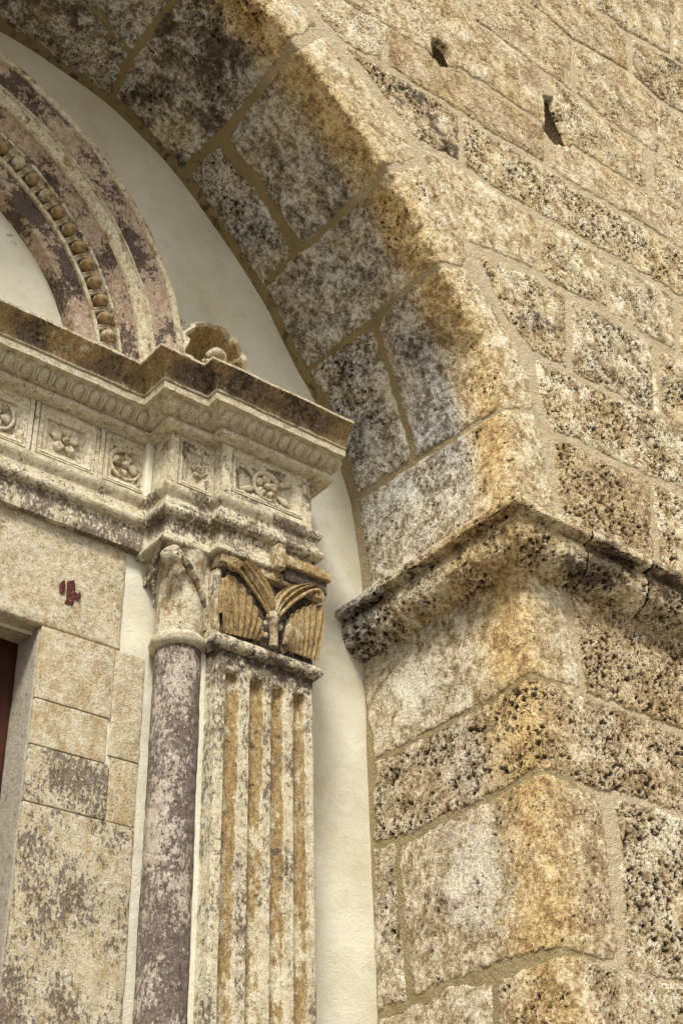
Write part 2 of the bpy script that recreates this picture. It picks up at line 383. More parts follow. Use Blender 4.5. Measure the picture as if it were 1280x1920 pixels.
def paving():
    g = G('paving'); a = g.noise(1.5, 5); b = g.noise(40, 5)
    c = g.ramp(a, [(0.3, (0.17, 0.155, 0.13)), (0.7, (0.26, 0.235, 0.20))]); g.color(g.mix(g.math('MULTIPLY', b, 0.3), c, (0.22, 0.2, 0.17))); g.bump(b, 0.004)
paving()
def core():
    g = G('plain_masonry'); a = g.noise(4, 6); g.color(g.ramp(a, [(0.3, (0.36, 0.29, 0.19)), (0.7, (0.58, 0.50, 0.37))])); g.bump(g.noise(40, 6), 0.01)
core()

# ---------------------------------------------------------------- main planes of the place (metres from the eye)
YF, YB, XC = 2.40, 3.11, 2.62             # outer wall face, back wall of the recess, corner of the pier
DEP = YB-YF
CX, CZ, RAD = 0.86, 2.39, 1.785           # the big arch beyond the picture
# arris of the arch and its far edge on the back wall, joint by joint
_A = [(XC, -1.6), (XC, -0.5), (XC, 0.8), (XC, 1.6), (XC, 2.2), (XC, 2.45)]
_B = [(XC, -1.6), (XC, -0.5), (XC, 0.8), (XC, 1.6), (XC, 2.2), (XC, 2.47)]
for pa, pb in (((943, 768), (656, 940)), ((905, 640), (608, 790)), ((826, 496), (556, 690)), ((728, 317), (476, 535)), ((553, 84), (330, 325))):
    a = onY(*pa, YF); b = onY(*pb, YB); _A.append((a[0], a[2])); _B.append((b[0], b[2]))
b5 = onY(195, 190, YB); b6 = onY(0, 58, YB)
_A.append((CX+RAD*cos(radians(72)), CZ+RAD*sin(radians(72)))); _B.append((b5[0], b5[2]))
_A.append((CX+RAD*cos(radians(88)), CZ+RAD*sin(radians(88)))); _B.append((b6[0], b6[2]))
for dg in range(108, 181, 12):
    t = radians(dg); _A.append((CX+RAD*cos(t), CZ+RAD*sin(t))); _B.append((0.93+(RAD-.07)*cos(t), CZ+.03+(RAD-.09)*sin(t)))
_B[-1] = (CX-RAD, CZ)
for z in (1.6, 0.8, -0.5, -1.6): _A.append((CX-RAD, z)); _B.append((CX-RAD, z))
_A = np.array(_A); _B = np.array(_B)
def _cr(P, per=24):
    Q = []
    for i in range(len(P)-1):
        p0 = P[max(i-1, 0)]; p1 = P[i]; p2 = P[i+1]; p3 = P[min(i+2, len(P)-1)]
        for k in range(per):
            t = k/per; a = 0.35   # tension keeps each voussoir nearly straight
            m1 = (p2-p0)*a; m2 = (p3-p1)*a
            Q.append((2*t**3-3*t*t+1)*p1+(t**3-2*t*t+t)*m1+(-2*t**3+3*t*t)*p2+(t**3-t*t)*m2)
    Q.append(P[-1]); return np.array(Q)
AC = _cr(_A); BC = _cr(_B)
SL = np.concatenate([[0], np.cumsum(np.linalg.norm(np.diff(AC, axis=0), axis=1))])
_tan = np.gradient(AC, SL, axis=0); _tan /= np.linalg.norm(_tan, axis=1, keepdims=True)
_nor = np.stack([_tan[:, 1], -_tan[:, 0]], -1)          # outward (into the masonry)
SMAX = SL[-1]; RC = 0.016
def surfJ(u, s, h, rc=RC):
    """the arch and pier surface: u<0 runs into the recess, u>0 over the outer face, s climbs the arris, h lifts off the surface"""
    u = np.asarray(u, float); s = np.asarray(s, float)
    ax = np.interp(s, SL, AC[:, 0]); az = np.interp(s, SL, AC[:, 1]); bx = np.interp(s, SL, BC[:, 0]); bz = np.interp(s, SL, BC[:, 1])
    nx = np.interp(s, SL, _nor[:, 0]); nz = np.interp(s, SL, _nor[:, 1]); l = np.hypot(nx, nz); nx /= l; nz /= l
    w = np.clip(-u, 0, None)/DEP; ang = (np.clip(u/rc, -1, 1)+1)*pi/4
    # base point
    x = ax+(bx-ax)*w; z = az+(bz-az)*w; y = YF+np.clip(-u, 0, None)
    up = np.clip(u, 0, None); x = x+nx*up; z = z+nz*up
    ins = np.abs(u) < rc
    cxr = ax+nx*rc-nx*rc*np.cos(ang); czr = az+nz*rc-nz*rc*np.cos(ang); cyr = YF+rc-rc*np.sin(ang)
    x = np.where(ins, cxr, x); z = np.where(ins, czr, z); y = np.where(ins, cyr, y)
    h = np.asarray(h, float)
    return np.stack([x-h*nx*np.cos(ang), y-h*np.sin(ang), z-h*nz*np.cos(ang)], -1)
_us, _ss = np.meshgrid(np.arange(-0.80, 1.40, 0.01), np.arange(1.5, 6.6, 0.01), indexing='ij')
_pj = project(surfJ(_us, _ss, 0.0))
def invJ(px, py):
    k = np.unravel_index(np.argmin((_pj[0]-px)**2+(_pj[1]-py)**2), _us.shape); u, s = _us[k], _ss[k]
    for _ in range(4):
        e = 1e-3
        f0 = np.array(project(surfJ(u, s, 0.0))); fu = np.array(project(surfJ(u+e, s, 0.0))); fs = np.array(project(surfJ(u, s+e, 0.0)))
        J = np.stack([(fu-f0)/e, (fs-f0)/e], -1)
        try: dlt = np.linalg.solve(J, np.array([px, py])-f0)
        except np.linalg.LinAlgError: break
        dlt = np.clip(dlt, -.02, .02); u += dlt[0]; s += dlt[1]
    return (u, s)
def surfF(u, v, h):
    u = np.asarray(u, float); return np.stack([u, np.broadcast_to(YF-h, u.shape), np.asarray(v, float)], -1)

# ---------------------------------------------------------------- stones
def stone(name, poly, surf, parent, col, seed, gap=0.0015, H=0.0042, h=0.0048, maskfn=None, wob=0.009, mat='travertine', avoid=None, ring=False):
    P = np.array(poly, float); lo = P.min(0)-0.03; hi = P.max(0)+0.03
    U, V = np.meshgrid(np.arange(lo[0], hi[0], h), np.arange(lo[1], hi[1], h), indexing='ij')
    d = polysdf(P, U, V)-gap
    Q = np.stack([U, V, np.full(U.shape, seed*3.7)], -1)
    if avoid is not None:
        for A in avoid:
            a0 = A.min(0); a1 = A.max(0)
            if a1[0] > lo[0] and a0[0] < hi[0] and a1[1] > lo[1] and a0[1] < hi[1]: d = np.minimum(d, -polysdf(A, U, V)-2*gap)
        if ring: d = np.minimum(d, -polysdf(RINGO, U, V)-gap)
        if (d > 0.01).mean() < 0.16: return None
    if name == 'voussoir': d = np.minimum(d, U+DEP-.045+.02*perlin(Q*4+8))
    d = d+wob*perlin(Q*13)+wob*0.7*perlin(Q*37+9)+wob*.8*sstep(.1, .6, perlin(Q*5+2))
    hh = np.where(d > 0, H*(1-np.exp(-np.clip(d, 0, None)/0.0045)), d*1.3)
    hh = hh+sstep(-0.005, 0.03, d)*(0.004*perlin(Q*5+3)+0.0035*perlin(Q*15+11)+0.001)
    if surf is surfJ: hh = hh-(0.010*sstep(.15, .6, perlin(Q*np.array([6, 16, 1])+21))+.004*sstep(0, .6, perlin(Q*34)))*np.exp(-(U/.022)**2)
    hh = np.clip(hh, -0.022, None)
    k = d > -0.018
    keep = k[:-1, :-1] | k[1:, :-1] | k[1:, 1:] | k[:-1, 1:]
    X = surf(U, V, hh)
    F = gridfaces(U.shape[0], U.shape[1], keep)
    mk = maskfn(U, V, X) if maskfn is not None else np.zeros(U.shape+(4,))
    Vv, F, mk = compact(X.reshape(-1, 3), F, mk.reshape(-1, 4))
    return obj(name, Vv, F, mat, parent, col, mk, sharp=0)

def maskJ(U, S, X):
    n = perlin(np.stack([U*6, S*6, S*0], -1)); px, py = project(X)
    M = np.zeros(U.shape+(4,))
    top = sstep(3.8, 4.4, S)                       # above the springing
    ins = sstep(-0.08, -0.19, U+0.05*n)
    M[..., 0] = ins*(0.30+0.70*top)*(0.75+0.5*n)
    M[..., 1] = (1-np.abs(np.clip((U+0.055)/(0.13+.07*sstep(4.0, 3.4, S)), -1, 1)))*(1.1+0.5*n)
    M[..., 2] = ins*(0.12+0.34*sstep(4.5, 5.4, S))  # soffit shade painted in, deepening toward the crown of the arch
    M[..., 3] = 1.0*np.exp(-((px-890)/80)**2-((py-1640)/140)**2)+0.9*np.exp(-((px-770)/70)**2-((py-1290)/80)**2)+0.5*np.exp(-((px-850)/60)**2-((py-1440)/50)**2)
    M[..., 2] += 0.42*np.exp(-((px-830)/60)**2-((py-1740)/130)**2)+0.5*np.exp(-((px-715)/25)**2-((py-1700)/150)**2)
    return M
def J(*px): return [invJ(*p) for p in px]
def Fp(*px): return [(onY(*p, YF)[0], onY(*p, YF)[2]) for p in px]

pier = thing('corner_pier', 'tan pitted stone corner pier below the projecting impost moulding', 'pier', (XC+.3, YF+.1, -Z0))
arch = thing('stone_arch', 'deep arch of grey weathered voussoirs curving over the plastered recess', 'arch', (XC+.1, YF+.3, -Z0))
facade = thing('facade_wall', 'coursed pale pitted stone wall to the right of the deep arch', 'wall', (3.4, YF+.1, -Z0))

RINGO = np.concatenate([AC+_nor*0.185, [(CX-RAD-.185, -2), (XC+.185, -2)]])      # outer edge of the voussoir ring
PIER = [  # pixel outline, (pits, brown, grey, dark)
    ([(668, 1200), (962, 1030), (1052, 1095), (1092, 1298), (996, 1264), (905, 1320), (703, 1426)], (0.25, .15, .10, .10)),
    ([(703, 1430), (905, 1322), (996, 1267), (1092, 1304), (1179, 1334), (1280, 1378), (1340, 1402), (1340, 1548), (1280, 1528), (1175, 1493), (1122, 1484), (1010, 1443), (910, 1498), (810, 1548), (742, 1576), (698, 1580)], (1.0, .55, .05, .22)),
    ([(748, 1582), (812, 1552), (910, 1502), (1010, 1447), (1122, 1489), (1142, 1600), (1158, 1806), (1130, 1800), (1060, 1780), (905, 1818), (840, 1843), (776, 1874), (758, 1730)], (0.42, .45, .05, .16)),
    ([(698, 1588), (740, 1583), (750, 1730), (764, 1878), (706, 1900), (700, 1750)], (0.5, .3, .35, .30)),
    ([(932, 1838), (1060, 1788), (1130, 1808), (1180, 1824), (1340, 1858), (1340, 2040), (940, 2040)], (0.6, .35, .1, .12)),
    ([(706, 1908), (776, 1884), (840, 1850), (924, 1842), (928, 2040), (706, 2040)], (0.3, .3, .2, .2)),
]
for i, (p, c) in enumerate(PIER):
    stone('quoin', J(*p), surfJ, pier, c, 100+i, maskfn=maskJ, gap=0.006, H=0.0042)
ARCH = [  # dark value: black crust plus painted shade of the deep soffit
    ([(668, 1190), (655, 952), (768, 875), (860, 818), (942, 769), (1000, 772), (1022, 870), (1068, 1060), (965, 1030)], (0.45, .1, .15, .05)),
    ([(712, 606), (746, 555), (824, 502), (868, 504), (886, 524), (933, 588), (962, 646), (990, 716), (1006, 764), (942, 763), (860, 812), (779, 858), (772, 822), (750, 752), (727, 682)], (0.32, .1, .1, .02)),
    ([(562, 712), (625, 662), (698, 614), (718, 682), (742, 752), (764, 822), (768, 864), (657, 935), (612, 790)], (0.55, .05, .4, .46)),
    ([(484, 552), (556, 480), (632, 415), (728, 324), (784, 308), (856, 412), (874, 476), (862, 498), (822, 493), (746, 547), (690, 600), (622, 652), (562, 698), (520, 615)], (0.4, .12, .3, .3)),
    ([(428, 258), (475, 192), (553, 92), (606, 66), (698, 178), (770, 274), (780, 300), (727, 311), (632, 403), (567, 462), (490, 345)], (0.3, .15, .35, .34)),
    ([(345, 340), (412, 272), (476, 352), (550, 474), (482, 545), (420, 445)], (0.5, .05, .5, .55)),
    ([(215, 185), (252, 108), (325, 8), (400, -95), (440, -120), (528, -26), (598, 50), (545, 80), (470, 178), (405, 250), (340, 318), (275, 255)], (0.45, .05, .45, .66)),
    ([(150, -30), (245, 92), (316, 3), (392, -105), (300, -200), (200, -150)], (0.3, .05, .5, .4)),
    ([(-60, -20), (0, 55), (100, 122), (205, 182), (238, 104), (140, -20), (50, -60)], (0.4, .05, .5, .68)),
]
for i, (p, c) in enumerate(ARCH):
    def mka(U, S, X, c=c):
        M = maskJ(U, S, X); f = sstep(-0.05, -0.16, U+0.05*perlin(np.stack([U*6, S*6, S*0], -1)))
        M[..., 0] = np.maximum(M[..., 0], c[2]*f); M[..., 2] = np.maximum(M[..., 2], c[3]*f); return M  # crust and painted shade stay on the soffit side
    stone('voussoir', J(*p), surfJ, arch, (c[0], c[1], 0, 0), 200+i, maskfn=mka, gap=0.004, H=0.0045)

FAC = [
    ([(550, -60), (600, -28), (655, 8), (716, 52), (716, 114), (645, 76), (600, 30)], (0.5, .1, 0, 0)),
    ([(728, 52), (805, 103), (826, 126), (850, 128), (910, 162), (1018, 242), (1020, 303), (920, 247), (850, 200), (728, 124)], (0.25, .75, 0, .05)),
    ([(1032, 276), (1066, 276), (1090, 287), (1150, 327), (1220, 367), (1340, 438), (1340, 505), (1280, 466), (1170, 397), (1070, 341), (1032, 312)], (0.3, .25, 0, 0)),
    ([(600, -80), (804, -80), (806, 72), (806, 97), (722, 46), (658, 3)], (0.35, .2, 0, 0)),
    ([(816, -60), (830, -40), (856, -3), (885, 40), (940, 75), (1010, 130), (1018, 182), (1020, 232), (910, 157), (856, 124), (846, 98), (836, 84), (818, 70)], (0.3, .35, 0, 0)),
    ([(1028, 142), (1075, 179), (1120, 219), (1205, 277), (1212, 356), (1150, 322), (1092, 284), (1070, 268), (1052, 222), (1036, 182)], (0.55, .2, 0, .2)),
    ([(1222, 290), (1240, 299), (1340, 352), (1340, 430), (1225, 364)], (0.4, .2, 0, 0)),
    ([(800, -110), (882, -110), (882, 32), (858, -8)], (0.3, .4, 0, 0)),
    ([(890, -60), (960, -30), (990, 8), (1025, 30), (1068, 72), (1070, 168), (1010, 126), (940, 71), (890, 38)], (0.3, .3, 0, 0)),
    ([(1080, 80), (1120, 103), (1180, 139), (1230, 189), (1232, 289), (1170, 246), (1120, 211), (1082, 173)], (0.4, .3, 0, .05)),
    ([(1240, 198), (1280, 219), (1340, 252), (1340, 342), (1242, 292)], (0.6, .1, 0, .3)),
    ([(940, -80), (1118, -80), (1118, 18), (1170, 62), (1176, 130), (1120, 97), (1070, 67), (995, 5)], (0.4, .4, 0, .15)),
    ([(1186, 74), (1280, 126), (1340, 160), (1340, 243), (1280, 212), (1234, 183), (1188, 138)], (0.75, .2, 0, .35)),
    ([(1127, -60), (1252, -60), (1256, 100), (1172, 56), (1127, 16)], (0.5, .15, 0, .2)),
    ([(1264, -60), (1340, -60), (1340, 150), (1264, 108)], (0.5, .2, 0, .2)),
    ([(650, 88), (725, 132), (850, 207), (858, 214), (858, 300), (784, 264), (712, 170)], (0.8, .25, 0, .42)),
    ([(868, 220), (920, 257), (1025, 317), (1070, 352), (1170, 407), (1340, 512), (1340, 590), (1280, 556), (1185, 500), (1100, 450), (1000, 395), (920, 345), (868, 307)], (0.95, .1, 0, .12)),
    ([(790, 280), (865, 317), (920, 357), (1003, 407), (1003, 504), (910, 464), (878, 452), (850, 396), (792, 296)], (0.25, .02, 0, 0)),
    ([(1013, 414), (1075, 442), (1100, 462), (1131, 482), (1136, 576), (1060, 545), (1013, 509)], (0.6, .02, 0, .0)),
    ([(1143, 490), (1185, 512), (1260, 553), (1263, 653), (1197, 619), (1146, 585)], (0.45, .02, .15, 0)),
    ([(1272, 562), (1340, 598), (1340, 696), (1274, 660)], (0.5, .1, 0, 0)),
    ([(894, 480), (1000, 518), (1058, 553), (1061, 687), (1042, 679), (994, 655), (950, 596)], (0.65, .25, 0, .36)),
    ([(1072, 564), (1130, 592), (1197, 631), (1221, 646), (1224, 770), (1167, 744), (1123, 721), (1073, 695)], (0.75, .02, .2, 0)),
    ([(1234, 656), (1340, 708), (1340, 826), (1280, 797), (1238, 777)], (0.7, .3, 0, .25)),
    ([(1004, 672), (1042, 692), (1123, 732), (1235, 787), (1280, 807), (1340, 836), (1340, 950), (1280, 917), (1152, 863), (1066, 816), (1030, 806), (1012, 745)], (1.05, .05, .1, 0)),
    ([(1036, 824), (1066, 828), (1152, 876), (1215, 901), (1230, 1120), (1075, 1060), (1050, 930)], (0.85, .7, 0, .10)),
    ([(1226, 906), (1340, 956), (1340, 1170), (1240, 1125)], (0.9, .15, 0, .1)),
    ([(1066, 1085), (1340, 1215), (1340, 1396), (1280, 1373), (1179, 1329), (1098, 1300)], (1.15, .75, 0, .22)),
    ([(1148, 1498), (1175, 1500), (1340, 1552), (1340, 1852), (1180, 1818), (1172, 1806), (1164, 1600)], (1.0, .12, .15, .08)),
]
def maskF(U, V, X):
    px, py = project(X); M = np.zeros(U.shape+(4,)); n = perlin(np.stack([U*4, V*4, V*0+3], -1))
    M[..., 1] = 0.35*sstep(0.0, 0.6, n)
    M[..., 2] = 0.6*np.exp(-((px-1110)/70)**2-((py-1010)/22)**2)
    return M
for i, (p, c) in enumerate(FAC):
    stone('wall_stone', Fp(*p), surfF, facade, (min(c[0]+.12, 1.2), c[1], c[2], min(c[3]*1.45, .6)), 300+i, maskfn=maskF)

HOLES = [Fp((806, 70), (836, 80), (852, 104), (858, 130), (826, 130), (806, 106)), Fp((1018, 180), (1038, 184), (1054, 224), (1072, 274), (1046, 278), (1019, 244))]
# the same masonry carried on beyond the picture, coarser
fr = np.random.default_rng(11)
done = [np.array(Fp(*p)) for p, c in FAC]+[np.array([(XC+u, AC[0, 1]+s_) for u, s_ in J(*p)]) for p, c in PIER]+[np.array(h_) for h_ in HOLES]
for r_ in range(21):
    z0 = 0.15+r_*.29; x = -1.7+fr.uniform(0, .4)
    while x < 5.4:
        l = fr.uniform(.45, .8); x1 = x+l
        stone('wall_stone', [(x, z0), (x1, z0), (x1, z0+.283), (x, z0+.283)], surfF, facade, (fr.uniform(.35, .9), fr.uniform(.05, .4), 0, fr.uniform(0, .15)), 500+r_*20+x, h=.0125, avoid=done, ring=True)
        x = x1+.006
dj = [np.array(J(*p)) for p, c in ARCH]; ss = 5.35
while ss < 8.6:
    l = fr.uniform(.34, .5)
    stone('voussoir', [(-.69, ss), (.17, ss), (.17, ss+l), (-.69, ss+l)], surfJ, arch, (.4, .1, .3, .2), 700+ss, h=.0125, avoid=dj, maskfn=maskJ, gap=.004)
    ss += l+.012
dj = [np.array(J(*p)) for p, c in PIER]
for k, (s0, s1) in enumerate(((2.05, 2.45), (1.6, 2.035), (1.2, 1.585))):
    stone('quoin', [(-.70, s0), (.55+.2*(k % 2), s0), (.55+.2*(k % 2), s1), (-.70, s1)], surfJ, pier, (.5, .3, .1, .1), 800+k, h=.0125, avoid=dj, maskfn=maskJ, gap=.006)

# mortar beds
hx, hz = 0.0075, 0.0075
U, V = np.meshgrid(np.arange(1.5, 4.3, hx), np.arange(0.5, 4.9, hz), indexing='ij')
op = polysdf(np.concatenate([AC[SL < 6.5], [(CX, 0.0), (XC, -1.6)]]), U, V)           # inside the opening
Q = np.stack([U, V, U*0], -1)
hh = -0.001+0.0015*perlin(Q*7)+0.0025*perlin(Q*30)
for Hh in HOLES:
    dd = polysdf(Hh, U, V)+0.004*perlin(Q*40); hh = hh-0.34*sstep(-0.004, 0.012, dd)
for A_ in done[:-len(HOLES)]: hh = hh-.035*sstep(.012, .026, polysdf(A_, U, V))
kq = op < -0.10
keep = kq[:-1, :-1] & kq[1:, :-1] & kq[1:, 1:] & kq[:-1, 1:]
X = surfF(U, V, hh); F = gridfaces(U.shape[0], U.shape[1], keep)
mk = np.zeros(U.shape+(4,)); px, py = project(X); mk[..., 1] = 0.05
Vv, F, mk = compact(X.reshape(-1, 3), F, mk.reshape(-1, 4))
obj('mortar_bed', Vv, F, 'lime_mortar', facade, mask=mk, sharp=0)
U, V = np.meshgrid(np.arange(-4.0, 8.0, .05), np.arange(-1.6, 7.45, .05), indexing='ij')
kq = polysdf(np.concatenate([AC, [(CX-RAD, -2), (XC, -2)]]), U, V) < -0.10
keep = kq[:-1, :-1] & kq[1:, :-1] & kq[1:, 1:] & kq[:-1, 1:]
inm = (U > 1.56) & (U < 4.22) & (V > .56) & (V < 4.82); keep &= ~(inm[:-1, :-1] & inm[1:, :-1] & inm[1:, 1:] & inm[:-1, 1:])
X = surfF(U, V, -.004+.002*perlin(np.stack([U*5, V*5, U*0], -1))); F = gridfaces(U.shape[0], U.shape[1], keep)
Vv, F = compact(X.reshape(-1, 3), F); obj('mortar_bed', Vv, F, 'lime_mortar', facade, sharp=0)
POLJ = [np.array(J(*p)) for p, c in PIER+ARCH]
def mortarJ(parent, s0, s1, umax, hs, name='mortar_bed'):
    U, S = np.meshgrid(np.concatenate([np.arange(-DEP-0.04, -0.05, hs), np.arange(-0.05, 0.05, 0.005), np.arange(0.05, umax, hs)]), np.arange(s0, s1+hs*.5, hs), indexing='ij')
    Q = np.stack([U, S, S*0+5], -1)
    hh = -0.0005+0.002*perlin(Q*6)+0.0015*perlin(Q*28)-0.006*sstep(umax-.05, umax, U)
    for A_ in POLJ: hh = hh-.035*sstep(.016, .030, np.minimum(polysdf(A_, U, S), U+DEP-.035))
    X = surfJ(U, S, hh); mk = np.zeros(U.shape+(4,)); mk[..., 1] = np.maximum(sstep(-0.1, -0.25, U)*sstep(4.0, 4.5, S), .62*sstep(4.3, 3.8, S)+.25)
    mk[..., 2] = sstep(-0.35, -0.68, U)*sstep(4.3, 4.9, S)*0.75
    obj(name, X.reshape(-1, 3), gridfaces(*U.shape), 'lime_mortar', parent, mask=mk.reshape(-1, 4), sharp=0)
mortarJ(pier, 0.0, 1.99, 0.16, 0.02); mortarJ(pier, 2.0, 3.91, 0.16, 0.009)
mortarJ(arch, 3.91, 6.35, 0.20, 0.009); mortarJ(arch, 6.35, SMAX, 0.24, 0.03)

# plain masonry of the same wall, beyond the picture
def wall_core():
    y0, y1 = YF+0.38, YB+0.02
    ang = np.linspace(0, pi, 33); R2 = RAD+0.12
    op = [(XC+.12, -1.6)]+[(CX+R2*cos(t), CZ+R2*sin(t)) for t in ang]+[(CX-R2, -1.6)]
    tops = [(9, -1.6)]+[(9, 7.5)]+[(CX+8*cos(t), 7.5) for t in ang[1:-1]]+[(-7, 7.5)]+[(-7, -1.6)]
    V = []; n = len(op)
    for (x, z) in op: V += [(x, y0, z), (x, y1, z)]
    for (x, z) in tops: V += [(x, y0, z), (x, y1, z)]
    F = []
    for i in range(n-1):
        a, b, c, d = 2*i, 2*(i+1), 2*(n+i+1), 2*(n+i)
        F += [(a, d, c, b), (a+1, b+1, c+1, d+1), (a, b, b+1, a+1), (d, d+1, c+1, c)]
    return np.array(V, float), F
obj('wall_core', *wall_core(), 'plain_masonry', facade, sharp=30)

# ---------------------------------------------------------------- impost moulding
imp = thing('impost_moulding', 'projecting weathered moulding wrapping the pier corner, blackened on its right side', 'moulding', (XC, YF, 2.15))
PROF = [(-0.05, 2.146), (0.004, 2.148), (0.020, 2.152), (0.040, 2.160), (0.060, 2.172), (0.077, 2.190), (0.088, 2.212), (0.092, 2.236), (0.088, 2.256), (0.080, 2.268), (0.082, 2.274), (0.108, 2.277), (0.119, 2.283), (0.120, 2.304), (0.106, 2.317), (0.05, 2.328), (-0.05, 2.34)]
xj1, xj2 = onY(1062, 1080, YF)[0], onY(1172, 1090, YF)[0]
def maskI(V):
    px, py = project(V); M = np.zeros((len(V), 4))
    M[:, 2] = 0.98*np.exp(-((px-1116)/85)**2-((py-1070)/60)**2)+0.5*np.exp(-((px-960)/80)**2-((py-950)/20)**2)+0.55*sstep(1160, 1240, px)*np.exp(-((py-1075-(px-1200)*.45)/40)**2)+.12
    M[:, 0] = 0.85*sstep(780, 650, px)
    M[:, 1] = 0.7*np.exp(-((px-930)/110)**2)
    return M
for pth, c in (([(XC, YB+.03), (XC, YF), (xj1-.003, YF)], (.75, .2, .05, .05)), ([(xj1+.003, YF), (xj2-.004, YF)], (.9, .3, 0, .05)), ([(xj2+.004, YF), (4.6, YF)], (.9, .3, .1, .15))):
    Vv, F = sweep(pth, PROF, hs=0.006, hp=0.006, amp=0.0035, freq=17, cap=False)
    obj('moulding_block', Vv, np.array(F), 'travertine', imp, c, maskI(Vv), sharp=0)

# ---------------------------------------------------------------- back wall plaster
plast = thing('plaster_wall', 'smooth cream plastered back wall inside the deep arch', 'wall', (CX, YB+.02, -Z0))
U, V = np.meshgrid(np.arange(-1.1, 2.78, 0.012), np.arange(0.4, 4.7, 0.012), indexing='ij')
Q = np.stack([U, V, U*0+2], -1)
hh = 0.006*perlin(Q*2.3)+0.003*perlin(Q*7)+0.014*sstep(2.54, 2.64, U+0.02*perlin(Q*5))*0
X = np.stack([U, YB-hh, V], -1); px, py = project(X)
mk = np.zeros(U.shape+(4,))
mk[..., 1] = 0.5*sstep(2.45, 2.6, U)*(0.6+perlin(Q*8))
mk[..., 2] = 0.95*np.exp(-((px-22)/26)**2-((py-447-(px-22)*.75)/22)**2)+0.8*np.exp(-((px-600)/14)**2-((py-1305)/38)**2)+0.75*np.exp(-((px-596)/12)**2-((py-940)/34)**2)
kq = ~((U > .06) & (U < 1.46) & (V < 1.87)); keep = kq[:-1, :-1] & kq[1:, :-1] & kq[1:, 1:] & kq[:-1, 1:]
Vv, F, mk = compact(X.reshape(-1, 3), gridfaces(*U.shape, keep), mk.reshape(-1, 4))
obj('plaster_face', Vv, F, 'cream_plaster', plast, mask=mk, sharp=0)
# solid wall behind with the doorway left open: two cheeks and a head
for lo, hi in (((-1.1, YB+.012, -1.6), (0.03, YB+.35, 4.75)), ((1.49, YB+.012, -1.6), (2.78, YB+.35, 4.75)), ((0.03, YB+.012, 1.95), (1.49, YB+.35, 4.75))):
    Vv, F = rbox(lo, hi, r=.004, h=.5, amp=0); obj('wall_mass', Vv, F, 'plain_masonry', plast)

# ---------------------------------------------------------------- doorway
PX0 = 0.76                                 # centre line of the inner portal
YJ = 3.06
sur = thing('door_surround', 'pale stone door jamb and lintel with a red painted mark', 'door frame', (1.6, YJ+.05, -Z0))
lint = obj('lintel', *rbox((-0.2, YJ, 1.886), (1.706, YJ+.2, 2.215), r=.008, h=.014, amp=.0022), 'jamb_stone', sur, (.04, .30, .03, .03))
XJ = 1.466
def jz(py, x=130): return onY(x, py, YJ)[2]
JB = [((XJ, jz(1318, 107)), (1.691, 1.884), (.05, .40, 0, .03), .0), ((XJ, jz(1412, 130)), (1.685, jz(1318, 107)-.0015), (.05, .46, 0, .03), .001),
      ((1.693, jz(1424, 235)), (1.785, 1.884), (.0, .2, 0, 0), .001), ((XJ, jz(1518, 120)), (1.698, jz(1412, 130)-.002), (.46, .2, .18, .06), .001),
      ((1.700, jz(1518, 120)), (1.785, jz(1424, 235)-.003), (.1, .5, 0, 0), .002), ((XJ, 0.1), (1.785, jz(1518, 120)-.003), (.34, .32, .08, .06), .001),
      ((XJ, -1.6), (1.785, 0.095), (.3, .4, 0, 0), .0)]
for i, ((x0, z0), (x1, z1), c, dy) in enumerate(JB):
    obj('jamb_block', *rbox((x0, YJ+dy, z0), (x1, YJ+.16, z1), r=.0025, h=.010, amp=.0012, freq=30, seed=i*5.1), 'jamb_stone', sur, c)
obj('jamb_block', *rbox((2*PX0-1.785, YJ, -1.6), (2*PX0-XJ, YJ+.16, 1.88), r=.007, h=.05, amp=.002), 'jamb_stone', sur, (.2, .4, 0, 0))
obj('jamb_reveal', *rbox((XJ-.0035, YJ+.012, -1.6), (XJ+.02, 3.19, 1.884), r=.003, h=.014, amp=.0012), 'jamb_stone', sur, (.1, .1, .2, .75), label='grey stained inner face of the door jamb')
# cream filling between jamb and column, and beside the pilaster
obj('mortar_fillet', *rbox((XJ+.010, YJ+.006, -1.6), (1.93, YJ+.06, 2.42), r=.004, h=.03, amp=.002), 'cream_plaster', sur, mask=None)
def mark():
    A = [(113, 1094), (122, 1086), (124, 1096), (121, 1112), (113, 1111)]
    B = [(128, 1090), (140, 1087), (142, 1100), (141, 1110), (148, 1113), (151, 1108), (152, 1120), (149, 1126), (142, 1122), (139, 1126), (138, 1134), (126, 1131), (122, 1131), (126, 1122), (127, 1104)]
    out = []
    for P in (A, B):
        q = resample([onY(x, y, YJ-.0036)[[0, 2]] for x, y in P+[P[0]]], .005)[:-1]
        n = len(q); q3 = np.stack([q[:, 0], q[:, 0]*0+YJ-.0036, q[:, 1]], -1)+0.0012*perlin(np.stack([q[:, 0]*160, q[:, 1]*160, q[:, 0]*0], -1))[:, None]*np.array([1, 0, 1])
        V = np.concatenate([q3, q3+np.array([0, .006, 0])]); F = [tuple(range(n))]+[(i, n+i, n+(i+1) % n, (i+1) % n) for i in range(n)]
        out.append((V, F))
    return join(*out)
obj('painted_mark', *mark(), 'red_paint', lint, label='flaking dark red painted mark like a four')
door = thing('door', 'dark reddish brown plank door set back in the stone doorway', 'door', (PX0, 3.2, -Z0))
for i in range(8):
    x0 = 2*PX0-XJ-.0+i*.178
    obj('plank', *rbox((x0+.003, 3.19, -1.58), (min(x0+.175, XJ+.03), 3.23, 1.93), r=.006, h=.2, amp=.0), 'door_wood', door)

